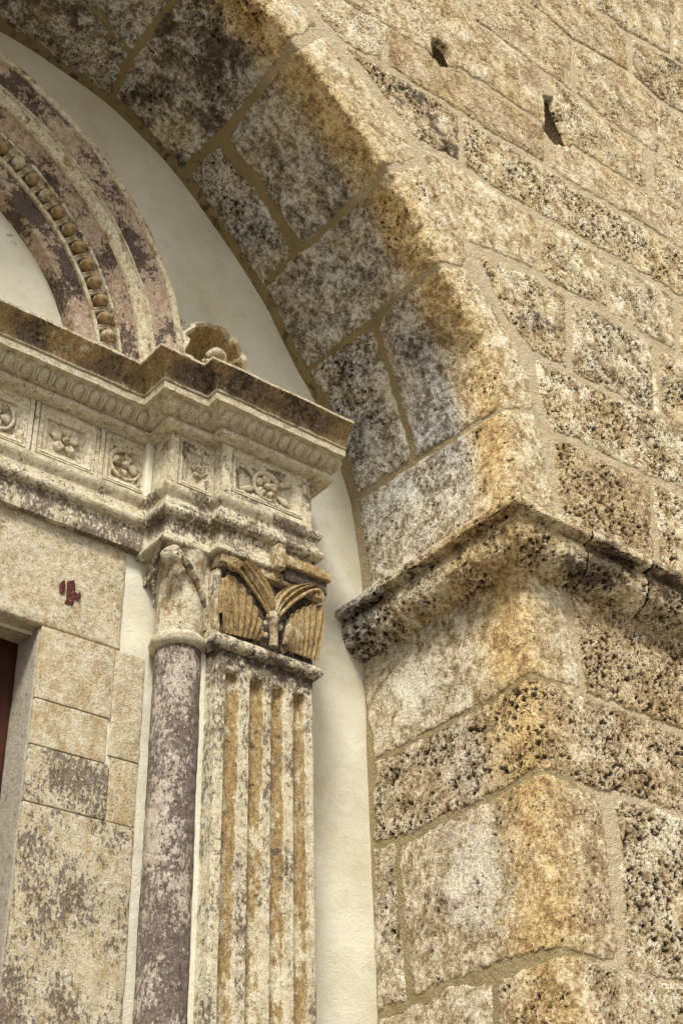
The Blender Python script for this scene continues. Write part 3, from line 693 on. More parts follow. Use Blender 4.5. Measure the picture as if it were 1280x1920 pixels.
# ---------------------------------------------------------------- column and pilaster
YCB, YP = 2.945, 2.900
XA, XP0, XP1 = 1.762, 1.917, 2.250          # arris of the column block, pilaster edges
ccx, ccy, cr = 1.8525, 3.0, 0.0655
colm = thing('column', 'slender round column of mottled purple stone with a plain shell capital', 'column', (ccx, ccy, -Z0))
def lathe(cx, cy, zr, n=48, amp=.0012, freq=30):
    zr = np.array(zr, float); a = np.linspace(0, 2*pi, n, endpoint=False)
    V = np.stack([cx+zr[:, 1][:, None]*np.cos(a), cy+zr[:, 1][:, None]*np.sin(a), np.repeat(zr[:, 0][:, None], n, 1)], -1)
    N = np.stack([np.cos(a), np.sin(a), a*0], -1)[None]
    V = V+N*(amp*fbm(V*freq, 2)+amp*perlin(V*7))[..., None]
    m = len(zr); V = V.reshape(-1, 3)
    F = [(i*n+j, i*n+(j+1) % n, (i+1)*n+(j+1) % n, (i+1)*n+j) for i in range(m-1) for j in range(n)]
    F += [tuple(range(n-1, -1, -1)), tuple((m-1)*n+j for j in range(n))]
    return V, F
zz = np.concatenate([np.linspace(-1.35, 0.75, 12), np.arange(0.77, 1.905, 0.012)])
Vv, F = lathe(ccx, ccy, [(z, cr*(1.0+0.012*(1.9-z)/1.0*0.4)) for z in zz])
mk = np.zeros((len(Vv), 4)); mk[:, 0] = .46+.12*sstep(1.2, 1.9, Vv[:, 2])+.25*perlin(Vv*np.array([9, 9, 4]))+.18*sstep(ccx-.01, ccx+.06, Vv[:, 0])  # mottled purple, deepened on the right side as painted shade
obj('shaft', Vv, F, 'porphyry', colm, (.3, 0, .12, 0), mk, sharp=50)
obj('base', *lathe(ccx, ccy, [(-1.6, .10), (-1.5, .10), (-1.49, .085), (-1.45, .09), (-1.42, .08), (-1.36, .07)], amp=0), 'carved_stone', colm)
capc = obj('capital', *lathe(ccx, ccy, [(1.90, .066), (1.935, .0665), (1.98, .067), (2.05, .0685), (2.10, .070), (2.14, .073), (2.17, .079), (2.198, .086)], n=56, amp=.0018), 'carved_stone', colm, (.05, .42, .15, .12))
obj('astragal', *lathe(ccx, ccy, [(1.893, .060), (1.895, .072), (1.902, .080), (1.914, .0835), (1.926, .080), (1.936, .071), (1.94, .06)], amp=.002, freq=45), 'carved_stone', capc, (.0, .15, .1, .25))
# cream mortar line between column and pilaster
obj('mortar_fillet', *rbox((1.896, 2.956, -1.6), (XP0+.002, 3.07, 1.90), r=.003, h=.05, amp=.001), 'cream_plaster', colm)

pil = thing('pilaster', 'fluted flat pilaster with ochre grooves and a gilded shell capital', 'pilaster', ((XP0+XP1)/2, YP+.1, -Z0))
FLX = [1.970, 2.051, 2.124, 2.199]; FLR = [.0240, .0245, .0235, .0230]
def shaft():
    uu = np.concatenate([np.arange(-.17, 0, .008), np.arange(0, XP1-XP0+.0001, .0028), np.arange(XP1-XP0+.004, XP1-XP0+.17, .01)])
    zz = np.concatenate([np.linspace(-1.4, .7, 10), np.arange(.71, 1.905, .008)])
    U, Z = np.meshgrid(uu, zz, indexing='ij'); Wd = XP1-XP0
    xx = XP0+np.clip(U, 0, Wd); yy = YP+np.clip(-U, 0, None)+np.clip(U-Wd, 0, None)
    dep = np.zeros(U.shape); gm = np.zeros(U.shape)
    for fx, fr in zip(FLX, FLR):
        d = np.hypot(xx-fx, np.clip(Z-(1.838-fr), 0, None)); on = (U > 0) & (U < Wd)
        g = np.where(on, np.sqrt(np.clip(1-(d/fr)**2, 0, None)), 0); dep = np.maximum(dep, g*fr*1.0); gm = np.maximum(gm, g)
    V = np.stack([xx, yy+dep, Z], -1)
    ed = np.minimum(np.abs(U), np.abs(U-Wd)); V[..., 1] += .004*np.exp(-(ed/.004)**2)
    n1 = perlin(V*np.array([30, 30, 14])); V[..., 1] += .0012*n1+.0008*perlin(V*60)
    chip = sstep(.25, .6, perlin(V*np.array([22, 22, 9])+50))*(gm < .02)*np.exp(-(np.minimum(ed, .02)/.012)**2); V[..., 1] += .010*chip
    M = np.zeros(U.shape+(4,)); sk = perlin(V*np.array([40, 0, 3])); M[..., 1] = np.clip(sstep(.1, .5, gm)*(.50+.24*sstep(1.2, 1.8, Z))+.34*sk+.10, 0, 1); M[..., 0] = np.clip((1-sstep(.05, .3, gm))*(.22+.22*sstep(1.6, 1.88, Z))+.26*perlin(V*np.array([30, 0, 3])+7)+.08, 0, 1)
    M[..., 2] = .62*sstep(1.80, 1.90, Z)*(1-sstep(.1, .4, gm))+.16+.25*perlin(V*np.array([25, 0, 6])+31)
    return V.reshape(-1, 3), gridfaces(*U.shape), M.reshape(-1, 4)
Vv, F, mk = shaft()
obj('shaft', Vv, F, 'carved_stone', pil, (0, 0, 0, 0), mk, sharp=45)
obj('base', *rbox((XP0-.03, YP-.03, -1.6), (XP1+.03, YB, -1.38), r=.01, h=.1, amp=.001), 'carved_stone', pil)
CAPC = (.25, .8, .25, 0)
capp = obj('capital', *rbox((XP0+.006, YP+.006, 1.915), (XP1+.004, YB, 2.21), r=.008, h=.012, amp=.003), 'carved_stone', pil, (.6, .35, .62, 0))
obj('side_leaf', *rbox((XP0-.010, YP-.002, 1.925), (XP0+.008, YB, 2.15), r=.006, h=.010, amp=.003), 'carved_stone', capp, (.28, .45, .2, .1))
ringp = [(-.02, 1.893), (.006, 1.894), (.016, 1.899), (.021, 1.909), (.021, 1.918), (.016, 1.928), (.006, 1.936), (-.02, 1.938)]
obj('astragal', *sweep([(XP0, YB), (XP0, YP), (XP1, YP), (XP1, YB)], ringp, hs=.012, hp=.005, amp=.0022, freq=40, cap=False), 'carved_stone', capp, (.3, .15, .5, .1), sharp=60)

YC0 = YP-.004
def cz(zx, zy, Y): return onY(400+zx/5.333, 1000+zy/5.333, Y)
def fan(outline, hub, ribs, Y, depth, nu=70, nv=26):
    """half shell: ribs fan out from the hub to the outline"""
    q = resample(outline, .003); L = np.concatenate([[0], np.cumsum(np.linalg.norm(np.diff(q, axis=0), axis=1))]); t = np.linspace(0, L[-1], nu)
    E = np.stack([np.interp(t, L, q[:, k]) for k in (0, 1)], -1); V = []
    for j in range(nv):
        f = j/(nv-1); P = hub+(E-hub)*f*(1+.05*np.cos(t/L[-1]*ribs*2*pi)[:, None]*f**6)
        hgt = depth*(.35+.65*np.sin(pi*min(f*.95+.05, 1)))*sstep(0, .12, 1.02-f)+.0052*np.cos(t/L[-1]*ribs*2*pi)*sstep(.1, .5, f)*sstep(0, .08, 1.02-f)
        V.append(np.stack([P[:, 0], Y-hgt, P[:, 1]], -1))
    V = np.array(V).transpose(1, 0, 2)
    V[..., 1] += .0015*perlin(V*60)
    return V.reshape(-1, 3), gridfaces(nu, nv)
def xz(*pts, Y=YC0-.012): return np.array([cz(a, b, Y)[[0, 2]] for a, b in pts])
def shellfan(top, base, ribs, Y, depth, nu=110, nv=24):
    """convex half shell: ribs rise from the astragal to a scalloped edge"""
    def rs(P, k):
        q = resample(P, .002); L = np.concatenate([[0], np.cumsum(np.linalg.norm(np.diff(q, axis=0), axis=1))]); t = np.linspace(0, L[-1], k)
        return np.stack([np.interp(t, L, q[:, a]) for a in (0, 1)], -1)
    E = rs(top, nu); B = rs(base, nu); t = np.linspace(0, 1, nu); rb = np.cos(t*ribs*2*pi); V = []
    for j in range(nv):
        f = j/(nv-1); P = B+(E-B)*f; c = (E-B); P = P+c*(.016*rb*sstep(.75, 1, f))[:, None]
        hgt = depth*(.15+.85*np.sin(pi*np.clip(f*.62+.02, 0, .5)))*sstep(1.03, .93, f)+.0050*rb*sstep(1.02, .92, f)*(.4+.6*f)
        V.append(np.stack([P[:, 0], Y-hgt, P[:, 1]], -1))
    V = np.array(V).transpose(1, 0, 2); V[..., 1] += .002*perlin(V*55)
    return V.reshape(-1, 3), gridfaces(nu, nv)
shl = shellfan(xz((60, 800), (62, 600), (95, 450), (150, 405), (240, 475), (330, 590), (400, 720), (445, 880), (470, 1010)), xz((70, 975), (200, 1000), (330, 1030), (470, 1065)), 9, YC0, .026)
obj('shell', *shl, 'carved_stone', capp, (.05, .88, .12, 0), sharp=60)
shr = shellfan(xz((700, 1110), (712, 980), (738, 880), (800, 795), (900, 735), (1000, 712), (1070, 722), (1078, 800)), xz((700, 1145), (800, 1180), (930, 1225), (1050, 1268)), 9, YC0, .026)
obj('shell', *shr, 'carved_stone', capp, (.05, .88, .12, 0), sharp=60)
def c3(pts, Y=YC0-.016, dy=None):
    out = []
    for i, (a, b) in enumerate(pts):
        y = Y-(dy[i] if dy is not None else 0); out.append(cz(a, b, y))
    return np.array(out)
stem = obj('stem', *join(tube(c3([(600, 1130), (605, 1040), (600, 960), (595, 880), (600, 820)], dy=[0, .004, .006, .010, .008]), [.014, .012, .013, .017, .020], n=14, per=6),
     tube(c3([(530, 830), (600, 840), (650, 860)], dy=[.012, .02, .012]), [.006, .008, .006], per=5)), 'carved_stone', capp, (.1, .5, .25, .1), sharp=60)
def leafsheet(Lo, Up, ribs, Y, d0, d1, nt=60, nf=30):
    """fluted leaf between a lower and an upper edge, standing further off the block towards its tip"""
    def rs(P):
        q = xz(*P); q = tube(np.stack([q[:, 0], q[:, 0]*0, q[:, 1]], -1), .001, n=3, per=8)[0].reshape(-1, 3, 3).mean(1)[:, [0, 2]]
        L = np.concatenate([[0], np.cumsum(np.linalg.norm(np.diff(q, axis=0), axis=1))]); t = np.linspace(0, L[-1], nt); return np.stack([np.interp(t, L, q[:, k]) for k in (0, 1)], -1)
    A, B = rs(Lo), rs(Up); T, Fv = np.meshgrid(np.linspace(0, 1, nt), np.linspace(0, 1, nf), indexing='ij')
    P = A[:, None]+(B-A)[:, None]*Fv[..., None]
    hg = d0+(d1-d0)*T+.010*np.sin(pi*Fv)+.0038*np.cos(Fv*ribs*2*pi)-.014*sstep(.93, 1, Fv)-.014*sstep(.07, 0, Fv)
    V = np.stack([P[..., 0], Y-hg, P[..., 1]], -1); V[..., 1] += .0012*perlin(V*70)
    return V.reshape(-1, 3), gridfaces(nt, nf)
rimL = tube(c3([(575, 850), (520, 750), (435, 615), (350, 495), (265, 385), (215, 335)], dy=[.010, .014, .018, .022, .028, .034]), [.0055]*6, per=6)
obj('acanthus', *join(rimL, leafsheet([(580, 840), (510, 725), (425, 590), (340, 470), (250, 350)], [(612, 800), (606, 640), (540, 500), (430, 370), (290, 255)], 3, YC0, .010, .030)), 'carved_stone', capp, (.08, .8, .16, 0), sharp=60)
rimR = tube(c3([(640, 855), (700, 780), (790, 695), (900, 615), (1000, 570), (1060, 572)], dy=[.010, .014, .018, .022, .026, .028]), [.0055]*6, per=6)
obj('acanthus', *join(rimR, leafsheet([(635, 840), (700, 760), (800, 670), (905, 595), (1010, 555)], [(608, 790), (622, 650), (690, 560), (800, 515), (950, 520)], 3, YC0, .010, .026)), 'carved_stone', capp, (.08, .75, .18, 0), sharp=60)
def volute(px, py, R, sgn, Y):
    pts = []; rad = []
    for k in range(26):
        t = k/25; a = sgn*(t*4.2*pi)+(0.6 if sgn > 0 else pi-.6); r = R*(1-.82*t); c = cz(px, py, Y-.014*t)
        pts.append((c[0]+r*cos(a), c[1], c[2]+r*sin(a))); rad.append(.0085*(1-.4*t))
    return tube(pts, rad, n=8)
obj('volute', *volute(210, 320, .019, 1, YC0-.035), 'carved_stone', capp, (.1, .9, .2, 0), sharp=60)
obj('volute', *volute(1045, 630, .019, -1, YC0-.028), 'carved_stone', capp, (.1, .75, .1, 0), sharp=60)
for a, b, r in ((535, 905, .012), (665, 940, .011), (520, 1020, .010)):
    v, f = ellipsoid(r, r*.8, r, 12, 8); obj('berry', v+cz(a, b, YC0-.012), f, 'carved_stone', capp, (.3, .3, .2, 0), sharp=60)
# broken abacus: its right half stands proud with a small block at the break
ab1 = cz(690, 320, YP-.03)[0]
obj('abacus', *rbox((ab1, YP-.042, 2.216), (XP1+.042, YB, 2.250), r=.004, h=.012, amp=.002), 'carved_stone', capp, (.05, .72, .1, 0))
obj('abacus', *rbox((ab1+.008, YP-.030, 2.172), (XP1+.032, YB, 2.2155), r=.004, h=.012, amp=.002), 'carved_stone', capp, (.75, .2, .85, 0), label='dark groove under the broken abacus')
obj('abacus', *rbox((XP0-.01, YP-.022, 2.160), (XP1+.030, YB, 2.1925), r=.003, h=.012, amp=.0015), 'carved_stone', capp, (.15, .6, .25, 0))
obj('fleuron', *rbox((ab1-.034, YP-.056, 2.190), (ab1-.004, YP-.01, 2.275), r=.008, h=.008, amp=.0025), 'carved_stone', capp, (.25, .5, .3, 0))

# column capital dressing
def k3(zx, zy, Y): return onY(260+zx/7.111, 960+zy/7.111, Y)
YQ = YCB-.022
def plate(pts, depth, axis=1):
    P = np.array(pts, float); n = len(P); off = np.zeros(3); off[axis] = depth
    V = np.concatenate([P, P+off]); return V, [tuple(range(n)), tuple(range(2*n-1, n-1, -1))]+[(i, n+i, n+(i+1) % n, (i+1) % n) for i in range(n)]
YS = YCB-.006
obj('spandrel', *plate([k3(500, 480, YS), k3(1010, 640, YS), k3(1000, 1060, YS), k3(905, 1560, YS), k3(870, 1330, YS), k3(830, 1090, YS), k3(760, 890, YS), k3(650, 710, YS), k3(560, 590, YS)], .09), 'carved_stone', capc, (.3, .42, .3, .1), sharp=30)
obj('spandrel', *plate([(XA+.004, YCB-.004, 2.2), (XA+.004, 3.07, 2.2), (XA+.004, 3.07, 2.11), (XA+.004, 3.02, 2.135), (XA+.004, 2.98, 2.16), (XA+.004, YCB-.004, 2.175)], .03, 0), 'carved_stone', capc, (.3, .1, .25, .2), sharp=30)
obj('rib', *tube([k3(880, 1330, 2.95), k3(840, 1100, YQ+.008), k3(760, 880, YQ), k3(650, 700, YQ-.006), k3(560, 580, YQ-.012), k3(500, 520, YQ-.014)], [.007, .010, .011, .0115, .011, .008], per=6), 'carved_stone', capc, (.2, .4, .35, 0), sharp=60)
obj('rib', *tube([k3(800, 1000, YQ+.004), k3(700, 820, YQ), k3(600, 690, YQ-.006)], [.004, .006, .005], per=6), 'carved_stone', capc, (.4, .4, .7, 0), sharp=60)
obj('rib', *tube([(XA+.012, ccy+.01, 2.02), (XA-.002, ccy-.005, 2.09), (XA-.012, ccy-.025, 2.15), (XA-.012, YCB-.012, 2.19)], [.004, .007, .008, .007], per=6), 'carved_stone', capc, (.5, .2, .6, 0), sharp=60)
vv = []; rr = []
for k in range(24):
    t = k/23; a = t*3.6*pi+.9; c = k3(510, 575, YQ-.018-.01*t); r = .017*(1-.8*t); vv.append((c[0]+r*cos(a), c[1], c[2]+r*sin(a))); rr.append(.007*(1-.4*t))
obj('volute', *tube(vv, rr, n=8), 'carved_stone', capc, (.1, .25, .15, .1), sharp=60)
v, f = ellipsoid(.024, .022, .030, 14, 10); v = v+np.array([0.02, -0.01, 0])*np.clip(v[:, 2:3]*30, 0, 1)
obj('leaf_tip', v+k3(400, 560, YQ-.006), f, 'carved_stone', capc, (.35, .15, .35, .2), sharp=60)

# ---------------------------------------------------------------- entablature
XE = 2.318
ent = thing('entablature', 'carved entablature with egg moulding and rosette panels stepping out over column and pilaster', 'entablature', (PX0, YJ, 2.20))
YE = 3.055
def mir(p): return (2*PX0-p[0], p[1])
right = [(XA, YE), (XA, YCB), (XP0, YCB), (XP0, YP), (XE, YP)]
left = [mir(p) for p in right][::-1]
CPROF = [(-.14, 2.597), (.004, 2.598), (.022, 2.602), (.030, 2.607), (.031, 2.622), (.022, 2.626), (.024, 2.630), (.034, 2.633), (.054, 2.645), (.066, 2.659), (.070, 2.666), (.084, 2.667), (.089, 2.667), (.090, 2.688), (.083, 2.690), (.084, 2.694), (.093, 2.696), (.094, 2.702), (.097, 2.718), (.107, 2.736), (.122, 2.754), (.136, 2.768), (.137, 2.778), (.10, 2.786), (-.14, 2.806)]
Vv, F = sweep(left+right, CPROF, hs=.008, hp=.005, amp=.0016, freq=26, cap=False)
mk = np.zeros((len(Vv), 4)); tz = Vv[:, 2]; px, py = project(Vv)
nz = perlin(Vv*np.array([7, 7, 7])); cr_ = sstep(2.694, 2.704, tz)*(1-sstep(2.768, 2.774, tz))
mk[:, 2] = cr_*(.28+.35*nz+.25*np.exp(-((px-450)/70)**2-((py-735)/40)**2))
mk[:, 1] = cr_*(.85+.2*nz+.4*np.exp(-((px-620)/30)**2))
mk[:, 0] = cr_*(.38+.4*nz)
mk[:, 1] = np.maximum(mk[:, 1], .18*sstep(2.665, 2.66, tz))
corn = obj('cornice', Vv, np.array(F), 'carved_stone', ent, (.02, .12, .02, 0), mk, sharp=50)
# eggs with their tongues
ev, ef = ellipsoid(.0170, .016, .0235, 14, 10)
EGG, _ = mesh('egg', ev, ef, sharp=0); EGG.materials.append(MAT['carved_stone'])
dv, df = join(tube([(-.006, 0, .017), (-.0045, -.004, 0), (-.003, 0, -.017)], [.0035, .0042, .003], n=8, per=4), tube([(.006, 0, .017), (.0045, -.004, 0), (.003, 0, -.017)], [.0035, .0042, .003], n=8, per=4))
DART, _ = mesh('dart', dv, df, sharp=0); DART.materials.append(MAT['carved_stone'])
hv = []; hr = []
for k in range(13):
    t = radians(-20+220*k/12+0); hv.append((.0225*cos(t+pi), -.006, -.026*sin(t+pi)-.001)); hr.append(.0034)
HOOD, _ = mesh('egg_frame', *tube(hv, hr, n=7), sharp=0); HOOD.materials.append(MAT['carved_stone'])
def eggrow(x0, x1, y, n):
    pitch = (x1-x0)/n
    for k in range(n):
        x = x0+(k+.5)*pitch+random.uniform(-.0015, .0015)
        s = random.uniform(.92, 1.06)
        shared('egg', EGG, corn, (x, y-.054, 2.6465), (.0, .2, .05, .18), scale=(s, s, s), rot=(.75, 0, 0))
        shared('egg_frame', HOOD, corn, (x, y-.050, 2.6475), (.0, .2, .05, .18), rot=(.75, 0, 0))
        shared('dart', DART, corn, (x+pitch/2, y-.054, 2.645), (.0, .2, .05, .18), rot=(.75, 0, 0))
random.seed(3)
eggrow(XA-.045-10*.0555, XA-.045, YE, 10); eggrow(XA-.03, XP0-.045, YCB, 2); eggrow(XP0-.03, XE-.005, YP, 7)
# frieze: backing, stiles and panels
def panel(x0, x1, z0, z1, y, col, inset=.012):
    h = .0028; U, V = np.meshgrid(np.arange(x0, x1+h/2, h), np.arange(z0, z1+h/2, h), indexing='ij')
    d = np.minimum(np.minimum(U-x0, x1-U), np.minimum(V-z0, z1-V))
    dep = .003*np.exp(-((d-.008)/.0022)**2)+.010*sstep(.010, .026, d)+.009*sstep(.031, .034, d)
    Q = np.stack([U, V, U*0+y], -1); dep = dep+.0014*perlin(Q*35)+.001*perlin(Q*90)+.03*sstep(.0015, 0, d)
    X = np.stack([U, y+dep, V], -1)
    M = np.zeros(U.shape+(4,)); M[..., 0] = col[0]*sstep(.009, .012, d)*(1-sstep(.032, .036, d))*(.7+.8*perlin(Q*11))
    return obj('panel', X.reshape(-1, 3), gridfaces(*U.shape), 'carved_stone', ent, (.05, col[1], col[2], 0), M.reshape(-1, 4), sharp=40)
def rosette(cx, cz_, y, R, n, parent, ring=False, rot=0.3):
    """carved flower: separate petals round a drilled boss; some are ringed by a curled leaf"""
    parts = []; wob = random.Random(int(cx*1000))
    for k in range(n):
        a = rot+2*pi*k/n+wob.uniform(-.08, .08); sc = wob.uniform(.88, 1.1); v, f = ellipsoid(.36*R*sc, .013, .30*R*sc, 14, 8)
        v = v+np.array([0, 0.006, 0])*np.exp(-((v[:, 2:3])/(.10*R))**2); x = v[:, 0]*cos(a)-v[:, 2]*sin(a); z = v[:, 0]*sin(a)+v[:, 2]*cos(a)
        parts.append((np.stack([cx+.56*R*cos(a)+x, y-.004+v[:, 1], cz_+.56*R*sin(a)+z], -1), f))
    v, f = ellipsoid(.20*R, .016, .20*R, 12, 8); parts.append((v+np.array([cx, y-.008, cz_]), f))
    if ring: parts.append(tube([(cx+.95*R*cos(t), y-.008, cz_+.95*R*sin(t)) for t in np.linspace(rot, rot+5.0, 26)], np.linspace(.010, .004, 26), n=8))
    V, F = join(*parts); V = V+.0012*np.stack([perlin(V*60), perlin(V*60+5), perlin(V*60+9)], -1)
    return obj('rosette', V, F, 'carved_stone', parent, (.02, .36, .10, 0), sharp=60)
fz = [((2*PX0-XA, YE+.021, 2.38), (XA+.02, YB, 2.60)), ((XA+.004, YCB+.022, 2.38), (XP0+.02, YB, 2.60)), ((XP0+.004, YP+.022, 2.38), (XP1-.002, YB, 2.60))]
for lo, hi in fz: obj('frieze_block', *rbox(lo, hi, r=.003, h=.03, amp=.001), 'carved_stone', ent, (.3, .1, .1, 0))
FZ0, FZ1 = 2.400, 2.598
def frame(x0, x1, xa, xb, za, zb, y, purple):
    """flat stiles and rails around a panel"""
    for lo, hi in (((x0, y, FZ0), (xa, y+.022, FZ1)), ((xb, y, FZ0), (x1, y+.022, FZ1)), ((xa, y+.001, FZ0), (xb, y+.022, za)), ((xa, y+.001, zb), (xb, y+.022, FZ1))):
        if hi[0]-lo[0] > .003: obj('stile', *rbox(lo, hi, r=.0025, h=.012, amp=.0013, seed=x0), 'carved_stone', ent, (purple, .08, .05, 0))
bays = [(1.385, 1.572, .22), (1.601, 1.757, .45), (1.165, 1.352, .2), (.95, 1.137, .2)]
for k, (a, b, p) in enumerate(bays):
    pn = panel(a, b, 2.418, 2.592, YE, (p, .12, .05)); frame(a-.0145, b+(.0145 if k != 1 else .010), a, b, 2.418, 2.592, YE, .15)
    rosette((a+b)/2, 2.505, YE+.019, .055, 5 if k != 1 else 4, pn, ring=(k in (1, 2)), rot=.3+k)
pn = panel(XA+.028, XP0-.008, 2.418, 2.592, YCB, (.3, .12, .03)); frame(XA, XP0, XA+.028, XP0-.008, 2.418, 2.592, YCB, .2)
rosette(XP0-.05, 2.50, YCB+.019, .030, 5, pn)
pa, pb = onY(437, 870, YP)[0], onY(568, 930, YP)[0]
pn = panel(pa, pb, 2.432, 2.588, YP, (.5, .05, .06)); frame(XP0, XP1, pa, pb, 2.432, 2.588, YP, .3)
rosette((pa+pb)/2, 2.508, YP+.019, .050, 5, pn, ring=True)
for sx in (-1, 1):
    for sz in (-1, 1):
        c = np.array([(pa+pb)/2+sx*.045, YP+.014, 2.508+sz*.018]); t = np.array([(pa+pb)/2+sx*.098, YP+.016, 2.508+sz*.042])
        obj('leaf', *tube([c, (c+t)/2+np.array([0, -.006, sz*.008]), t], [.006, .012, .002], flat=.6, n=10, per=6), 'carved_stone', pn, (.05, .1, .05, .1), sharp=60)
# side cheeks of the stepped frieze blocks (seen from the left)
obj('stile', *rbox((XA+.0005, YCB+.0235, FZ0), (XA+.006, YE+.03, FZ1), r=.002, h=.012, amp=.001), 'carved_stone', ent, (.25, .1, .05, 0))
obj('stile', *rbox((XP0+.0005, YP+.0235, FZ0), (XP0+.006, YCB+.03, FZ1), r=.002, h=.012, amp=.001), 'carved_stone', ent, (.2, .1, .05, 0))
# architrave mouldings
APROF = [(-.12, 2.205), (.016, 2.206), (.018, 2.215), (.016, 2.284), (.024, 2.286), (.033, 2.292), (.037, 2.302), (.034, 2.312), (.024, 2.318), (.022, 2.324), (.020, 2.340), (.013, 2.343), (.012, 2.356), (.022, 2.372), (.026, 2.382), (.026, 2.394), (.004, 2.400), (-.12, 2.402)]
Vv, F = sweep([(2*PX0-XA+.022, YE), (XA-.022, YE)], APROF, hs=.008, hp=.004, amp=.0011, freq=30)
mk = np.zeros((len(Vv), 4)); mk[:, 0] = .30*(1-sstep(2.27, 2.29, Vv[:, 2]))*(.6+1.2*perlin(Vv*9))+.22; mk[:, 2] = .1
obj('architrave', Vv, F, 'carved_stone', ent, (.1, .08, .05, 0), mk, sharp=50)
BPROF = [(-.12, 2.190), (.026, 2.192), (.030, 2.197), (.029, 2.206), (.022, 2.209), (.021, 2.218), (.016, 2.221), (.013, 2.232), (.006, 2.238), (.004, 2.290), (.014, 2.291), (.026, 2.298), (.030, 2.308), (.026, 2.320), (.016, 2.326), (.016, 2.338), (.013, 2.343), (.012, 2.356), (.022, 2.372), (.026, 2.382), (.026, 2.394), (.004, 2.400), (-.12, 2.402)]
Vv, F = sweep([(XA, YB), (XA, YCB), (XP0, YCB), (XP0, YP), (ab1-.03, YP)], BPROF, hs=.008, hp=.004, amp=.0011, freq=30, cap=False)
mk = np.zeros((len(Vv), 4)); mk[:, 0] = .35+.2*perlin(Vv*8); mk[:, 2] = .16; mk[:, 1] = .1
obj('architrave', Vv, F, 'carved_stone', ent, (.1, .1, .05, 0), mk, sharp=50)
B2 = [(-.12, 2.232), (.004, 2.234)]+BPROF[9:]
Vv, F = sweep([(ab1-.03, YP), (XP1-.004, YP), (XP1-.004, YB)], B2, hs=.010, hp=.005, amp=.0022, freq=30, cap=False)
mk = np.zeros((len(Vv), 4)); mk[:, 0] = .42+.3*perlin(Vv*8); mk[:, 2] = .3+.2*perlin(Vv*5); mk[:, 1] = .1
obj('architrave', Vv, F, 'carved_stone', ent, (.15, .1, .1, 0), mk, sharp=50)
# cream mortar in the joint between the middle and the stepped block
obj('mortar_fillet', *rbox((XA-.024, YE-.012, 2.19), (XA-.0005, YE+.02, 2.598), r=.004, h=.02, amp=.0015), 'cream_plaster', ent)

# ---------------------------------------------------------------- archivolt
arv = thing('archivolt', 'inner round arch band painted pink and purple with gilded beads', 'arch', (PX0, YE, 2.78))
def arcpt(r, a):
    """centre rises slightly with the radius, as the band is stilted"""
    zc = 2.735+(r-.74)/.30*.085; return PX0+r*np.cos(a), zc+r*np.sin(a)
def band(name, prof, mat, col, maskfn=None, amp=.0018, da=.9):
    pr = resample(prof, .006); a = np.concatenate([np.radians(np.arange(-2, 95, da)), np.radians(np.arange(95, 183, 3))])
    A, R = np.meshgrid(a, pr[:, 0], indexing='ij'); Yy = np.broadcast_to(pr[:, 1], A.shape)
    x, z = arcpt(R, A); V = np.stack([x, Yy, z], -1)
    V = V+amp*np.stack([perlin(V*26), perlin(V*26+9), perlin(V*26+19)], -1)+amp*1.5*np.stack([perlin(V*6), perlin(V*6+9), perlin(V*6+19)], -1)
    M = np.zeros(A.shape+(4,))
    if maskfn: M = maskfn(A, R, V, M)
    return obj(name, V.reshape(-1, 3), gridfaces(*A.shape)[:, ::-1], mat, arv, col, M.reshape(-1, 4), sharp=50)
def mdark(A, R, V, M):
    n = perlin(V*5+3); M[..., 0] = .14+.95*n+.25*sstep(.6, 1.3, A); M[..., 2] = .14+1.2*np.clip(perlin(V*6+9), 0, 1)+.25*sstep(.8, 1.4, A)
    return M
band('inner_fascia', [(.722, YB+.01), (.724, 3.062), (.726, 3.055), (.742, 3.052), (.788, 3.050)], 'pink_stone', (.1, .1, .0, 0), mdark)
band('fillet', [(.788, 3.060), (.788, 3.040), (.797, 3.037), (.799, 3.052)], 'carved_stone', (.05, .3, .15, 0))
band('bead_channel', [(.798, 3.046), (.808, 3.056), (.84, 3.056), (.855, 3.048), (.858, 3.036), (.866, 3.034), (.868, 3.048)], 'carved_stone', (.15, .4, .35, 0))
band('cavetto', [(.868, 3.040), (.872, 3.034), (.888, 3.028), (.902, 3.010), (.908, 2.998)], 'pink_stone', (.2, .25, .2, 0), mdark)
band('roll', [(.906, 3.000), (.908, 2.992), (.916, 2.984), (.930, 2.979), (.942, 2.983), (.946, 2.990), (.950, 2.991), (.953, 2.984), (.957, 2.984), (.960, 2.992)], 'carved_stone', (.05, .30, .12, 0))
band('outer_fascia', [(.958, 2.998), (.962, 2.992), (1.0, 2.982), (1.030, 2.976)], 'pink_stone', (.05, .05, .0, 0), mdark)
band('edge_bead', [(1.029, 2.980), (1.031, 2.970), (1.042, 2.966), (1.052, 2.970), (1.055, 2.984), (1.054, YB+.01)], 'carved_stone', (.2, .25, .08, 0))
bv, bf = ellipsoid(.0255, .025, .0205, 16, 12); BEAD, _ = mesh('bead', bv, bf, sharp=0); BEAD.materials.append(MAT['carved_stone'])
tv = []; tf = []
for k in range(17):
    t = pi*k/16; tv.append((.0265*cos(t+pi), .026*-sin(t), 0.0))
DISC, _ = mesh('disc', *tube(tv, .0062, n=8, up=(0, 0, 1)), sharp=0); DISC.materials.append(MAT['carved_stone'])
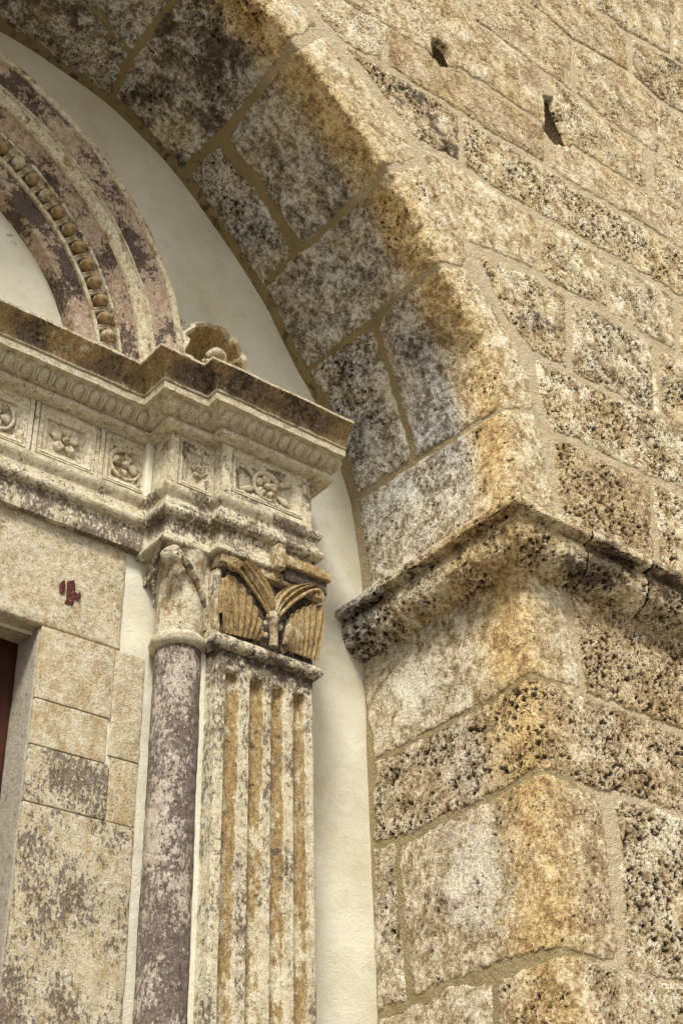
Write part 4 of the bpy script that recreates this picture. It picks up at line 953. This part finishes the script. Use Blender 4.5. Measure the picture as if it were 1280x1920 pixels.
for k in range(32):
    a = radians(3.0)+k*.0800; r = .829; x, z = arcpt(r, np.array(a))
    oc = random.choice([.25, .55, .8, .9]) ; dk = .1+.45*sstep(.6, 1.3, a)
    shared('bead', BEAD, arv, (float(x), 3.040, float(z)), (.05, oc, float(dk)*.6, .05), rot=(0, -a, 0))
    for q in (-.006, .006):
        x2, z2 = arcpt(r, np.array(a+.0400+q)); shared('disc', DISC, arv, (float(x2), 3.050, float(z2)), (.05, .35, float(dk)*.6, .05), rot=(0, -a-.040, 0))

# ---------------------------------------------------------------- shell ornament on the cornice
sh = thing('shell_ornament', 'broken brown scallop shell carving standing on the cornice beside the inner arch', 'carving', (1.93, 3.0, 2.79))
def scallop():
    nr, na = 34, 120; A, Rr = np.meshgrid(np.linspace(radians(-62), radians(212), na), np.linspace(0.0, 1, nr), indexing='ij')
    rib = np.cos(A*11); R = .116*Rr*(1+.045*rib*sstep(.6, 1, Rr))
    cx, cz_ = 1.922, 2.985
    x = cx+R*np.cos(A)*1.0; z = cz_+R*np.sin(A)*1.08
    y = 3.075-.115*Rr**1.7+.010*rib*sstep(.15, .6, Rr)-.045*np.exp(-(Rr/.16)**2)
    y = y+.10*sstep(.955, 1.0, Rr)*0
    V = np.stack([x, y, z], -1)+.003*perlin(np.stack([x*30, y*30, z*30], -1))[..., None]
    back = np.stack([cx+(x-cx)*1.10, np.minimum(y+.018, YB), cz_+(z-cz_)*1.10], -1)
    F = gridfaces(na, nr)[:, ::-1]; n = na*nr
    rimf = [( (i+1)*nr+nr-1, i*nr+nr-1, n+i*nr+nr-1, n+(i+1)*nr+nr-1) for i in range(na-1)]
    M = np.zeros((2*n, 4)); rr = Rr.reshape(-1); M[:n, 1] = 1-sstep(.90, .97, rr); M[:n, 2] = .12
    return np.concatenate([V.reshape(-1, 3), back.reshape(-1, 3)]), np.concatenate([F, F[:, ::-1]+n, np.array(rimf)]), M
Vv, F, mk = scallop()
obj('shell', Vv, F, 'carved_stone', sh, (.05, .15, .05, 0), mk, sharp=60)
obj('hinge', *join(tube([(1.90, 2.985, 2.985), (1.915, 2.965, 3.0), (1.94, 2.962, 2.995), (1.955, 2.975, 2.975), (1.935, 2.97, 2.965)], [.010, .013, .014, .012, .008], per=5), tube([(1.885, 2.99, 2.96), (1.92, 2.97, 2.955), (1.97, 2.98, 2.95)], [.008, .012, .008], per=4)), 'carved_stone', sh, (.1, .2, .2, .1), sharp=60)
obj('backing', *rbox((1.80, 3.04, 2.76), (2.035, YB+.01, 2.99), r=.03, h=.012, amp=.004), 'carved_stone', sh, (.4, .1, .25, .35))
obj('strip', *rbox((1.815, 3.02, 2.76), (1.862, YB+.01, 3.13), r=.012, h=.012, amp=.004), 'carved_stone', sh, (.5, .1, .3, .3))
obj('lip', *tube([(1.79, 2.89, 2.785), (1.86, 2.885, 2.79), (1.93, 2.86, 2.79), (2.02, 2.85, 2.79), (2.08, 2.87, 2.79)], [.008, .010, .012, .011, .006], per=6), 'carved_stone', sh, (0, .05, 0, .05), sharp=60)

# ---------------------------------------------------------------- ground
gv = [(-400, -400, -Z0), (400, -400, -Z0), (400, 400, -Z0), (-400, 400, -Z0)]
gr = obj('ground', gv, [(0, 1, 2, 3)], 'paving'); gr['kind'] = 'structure'
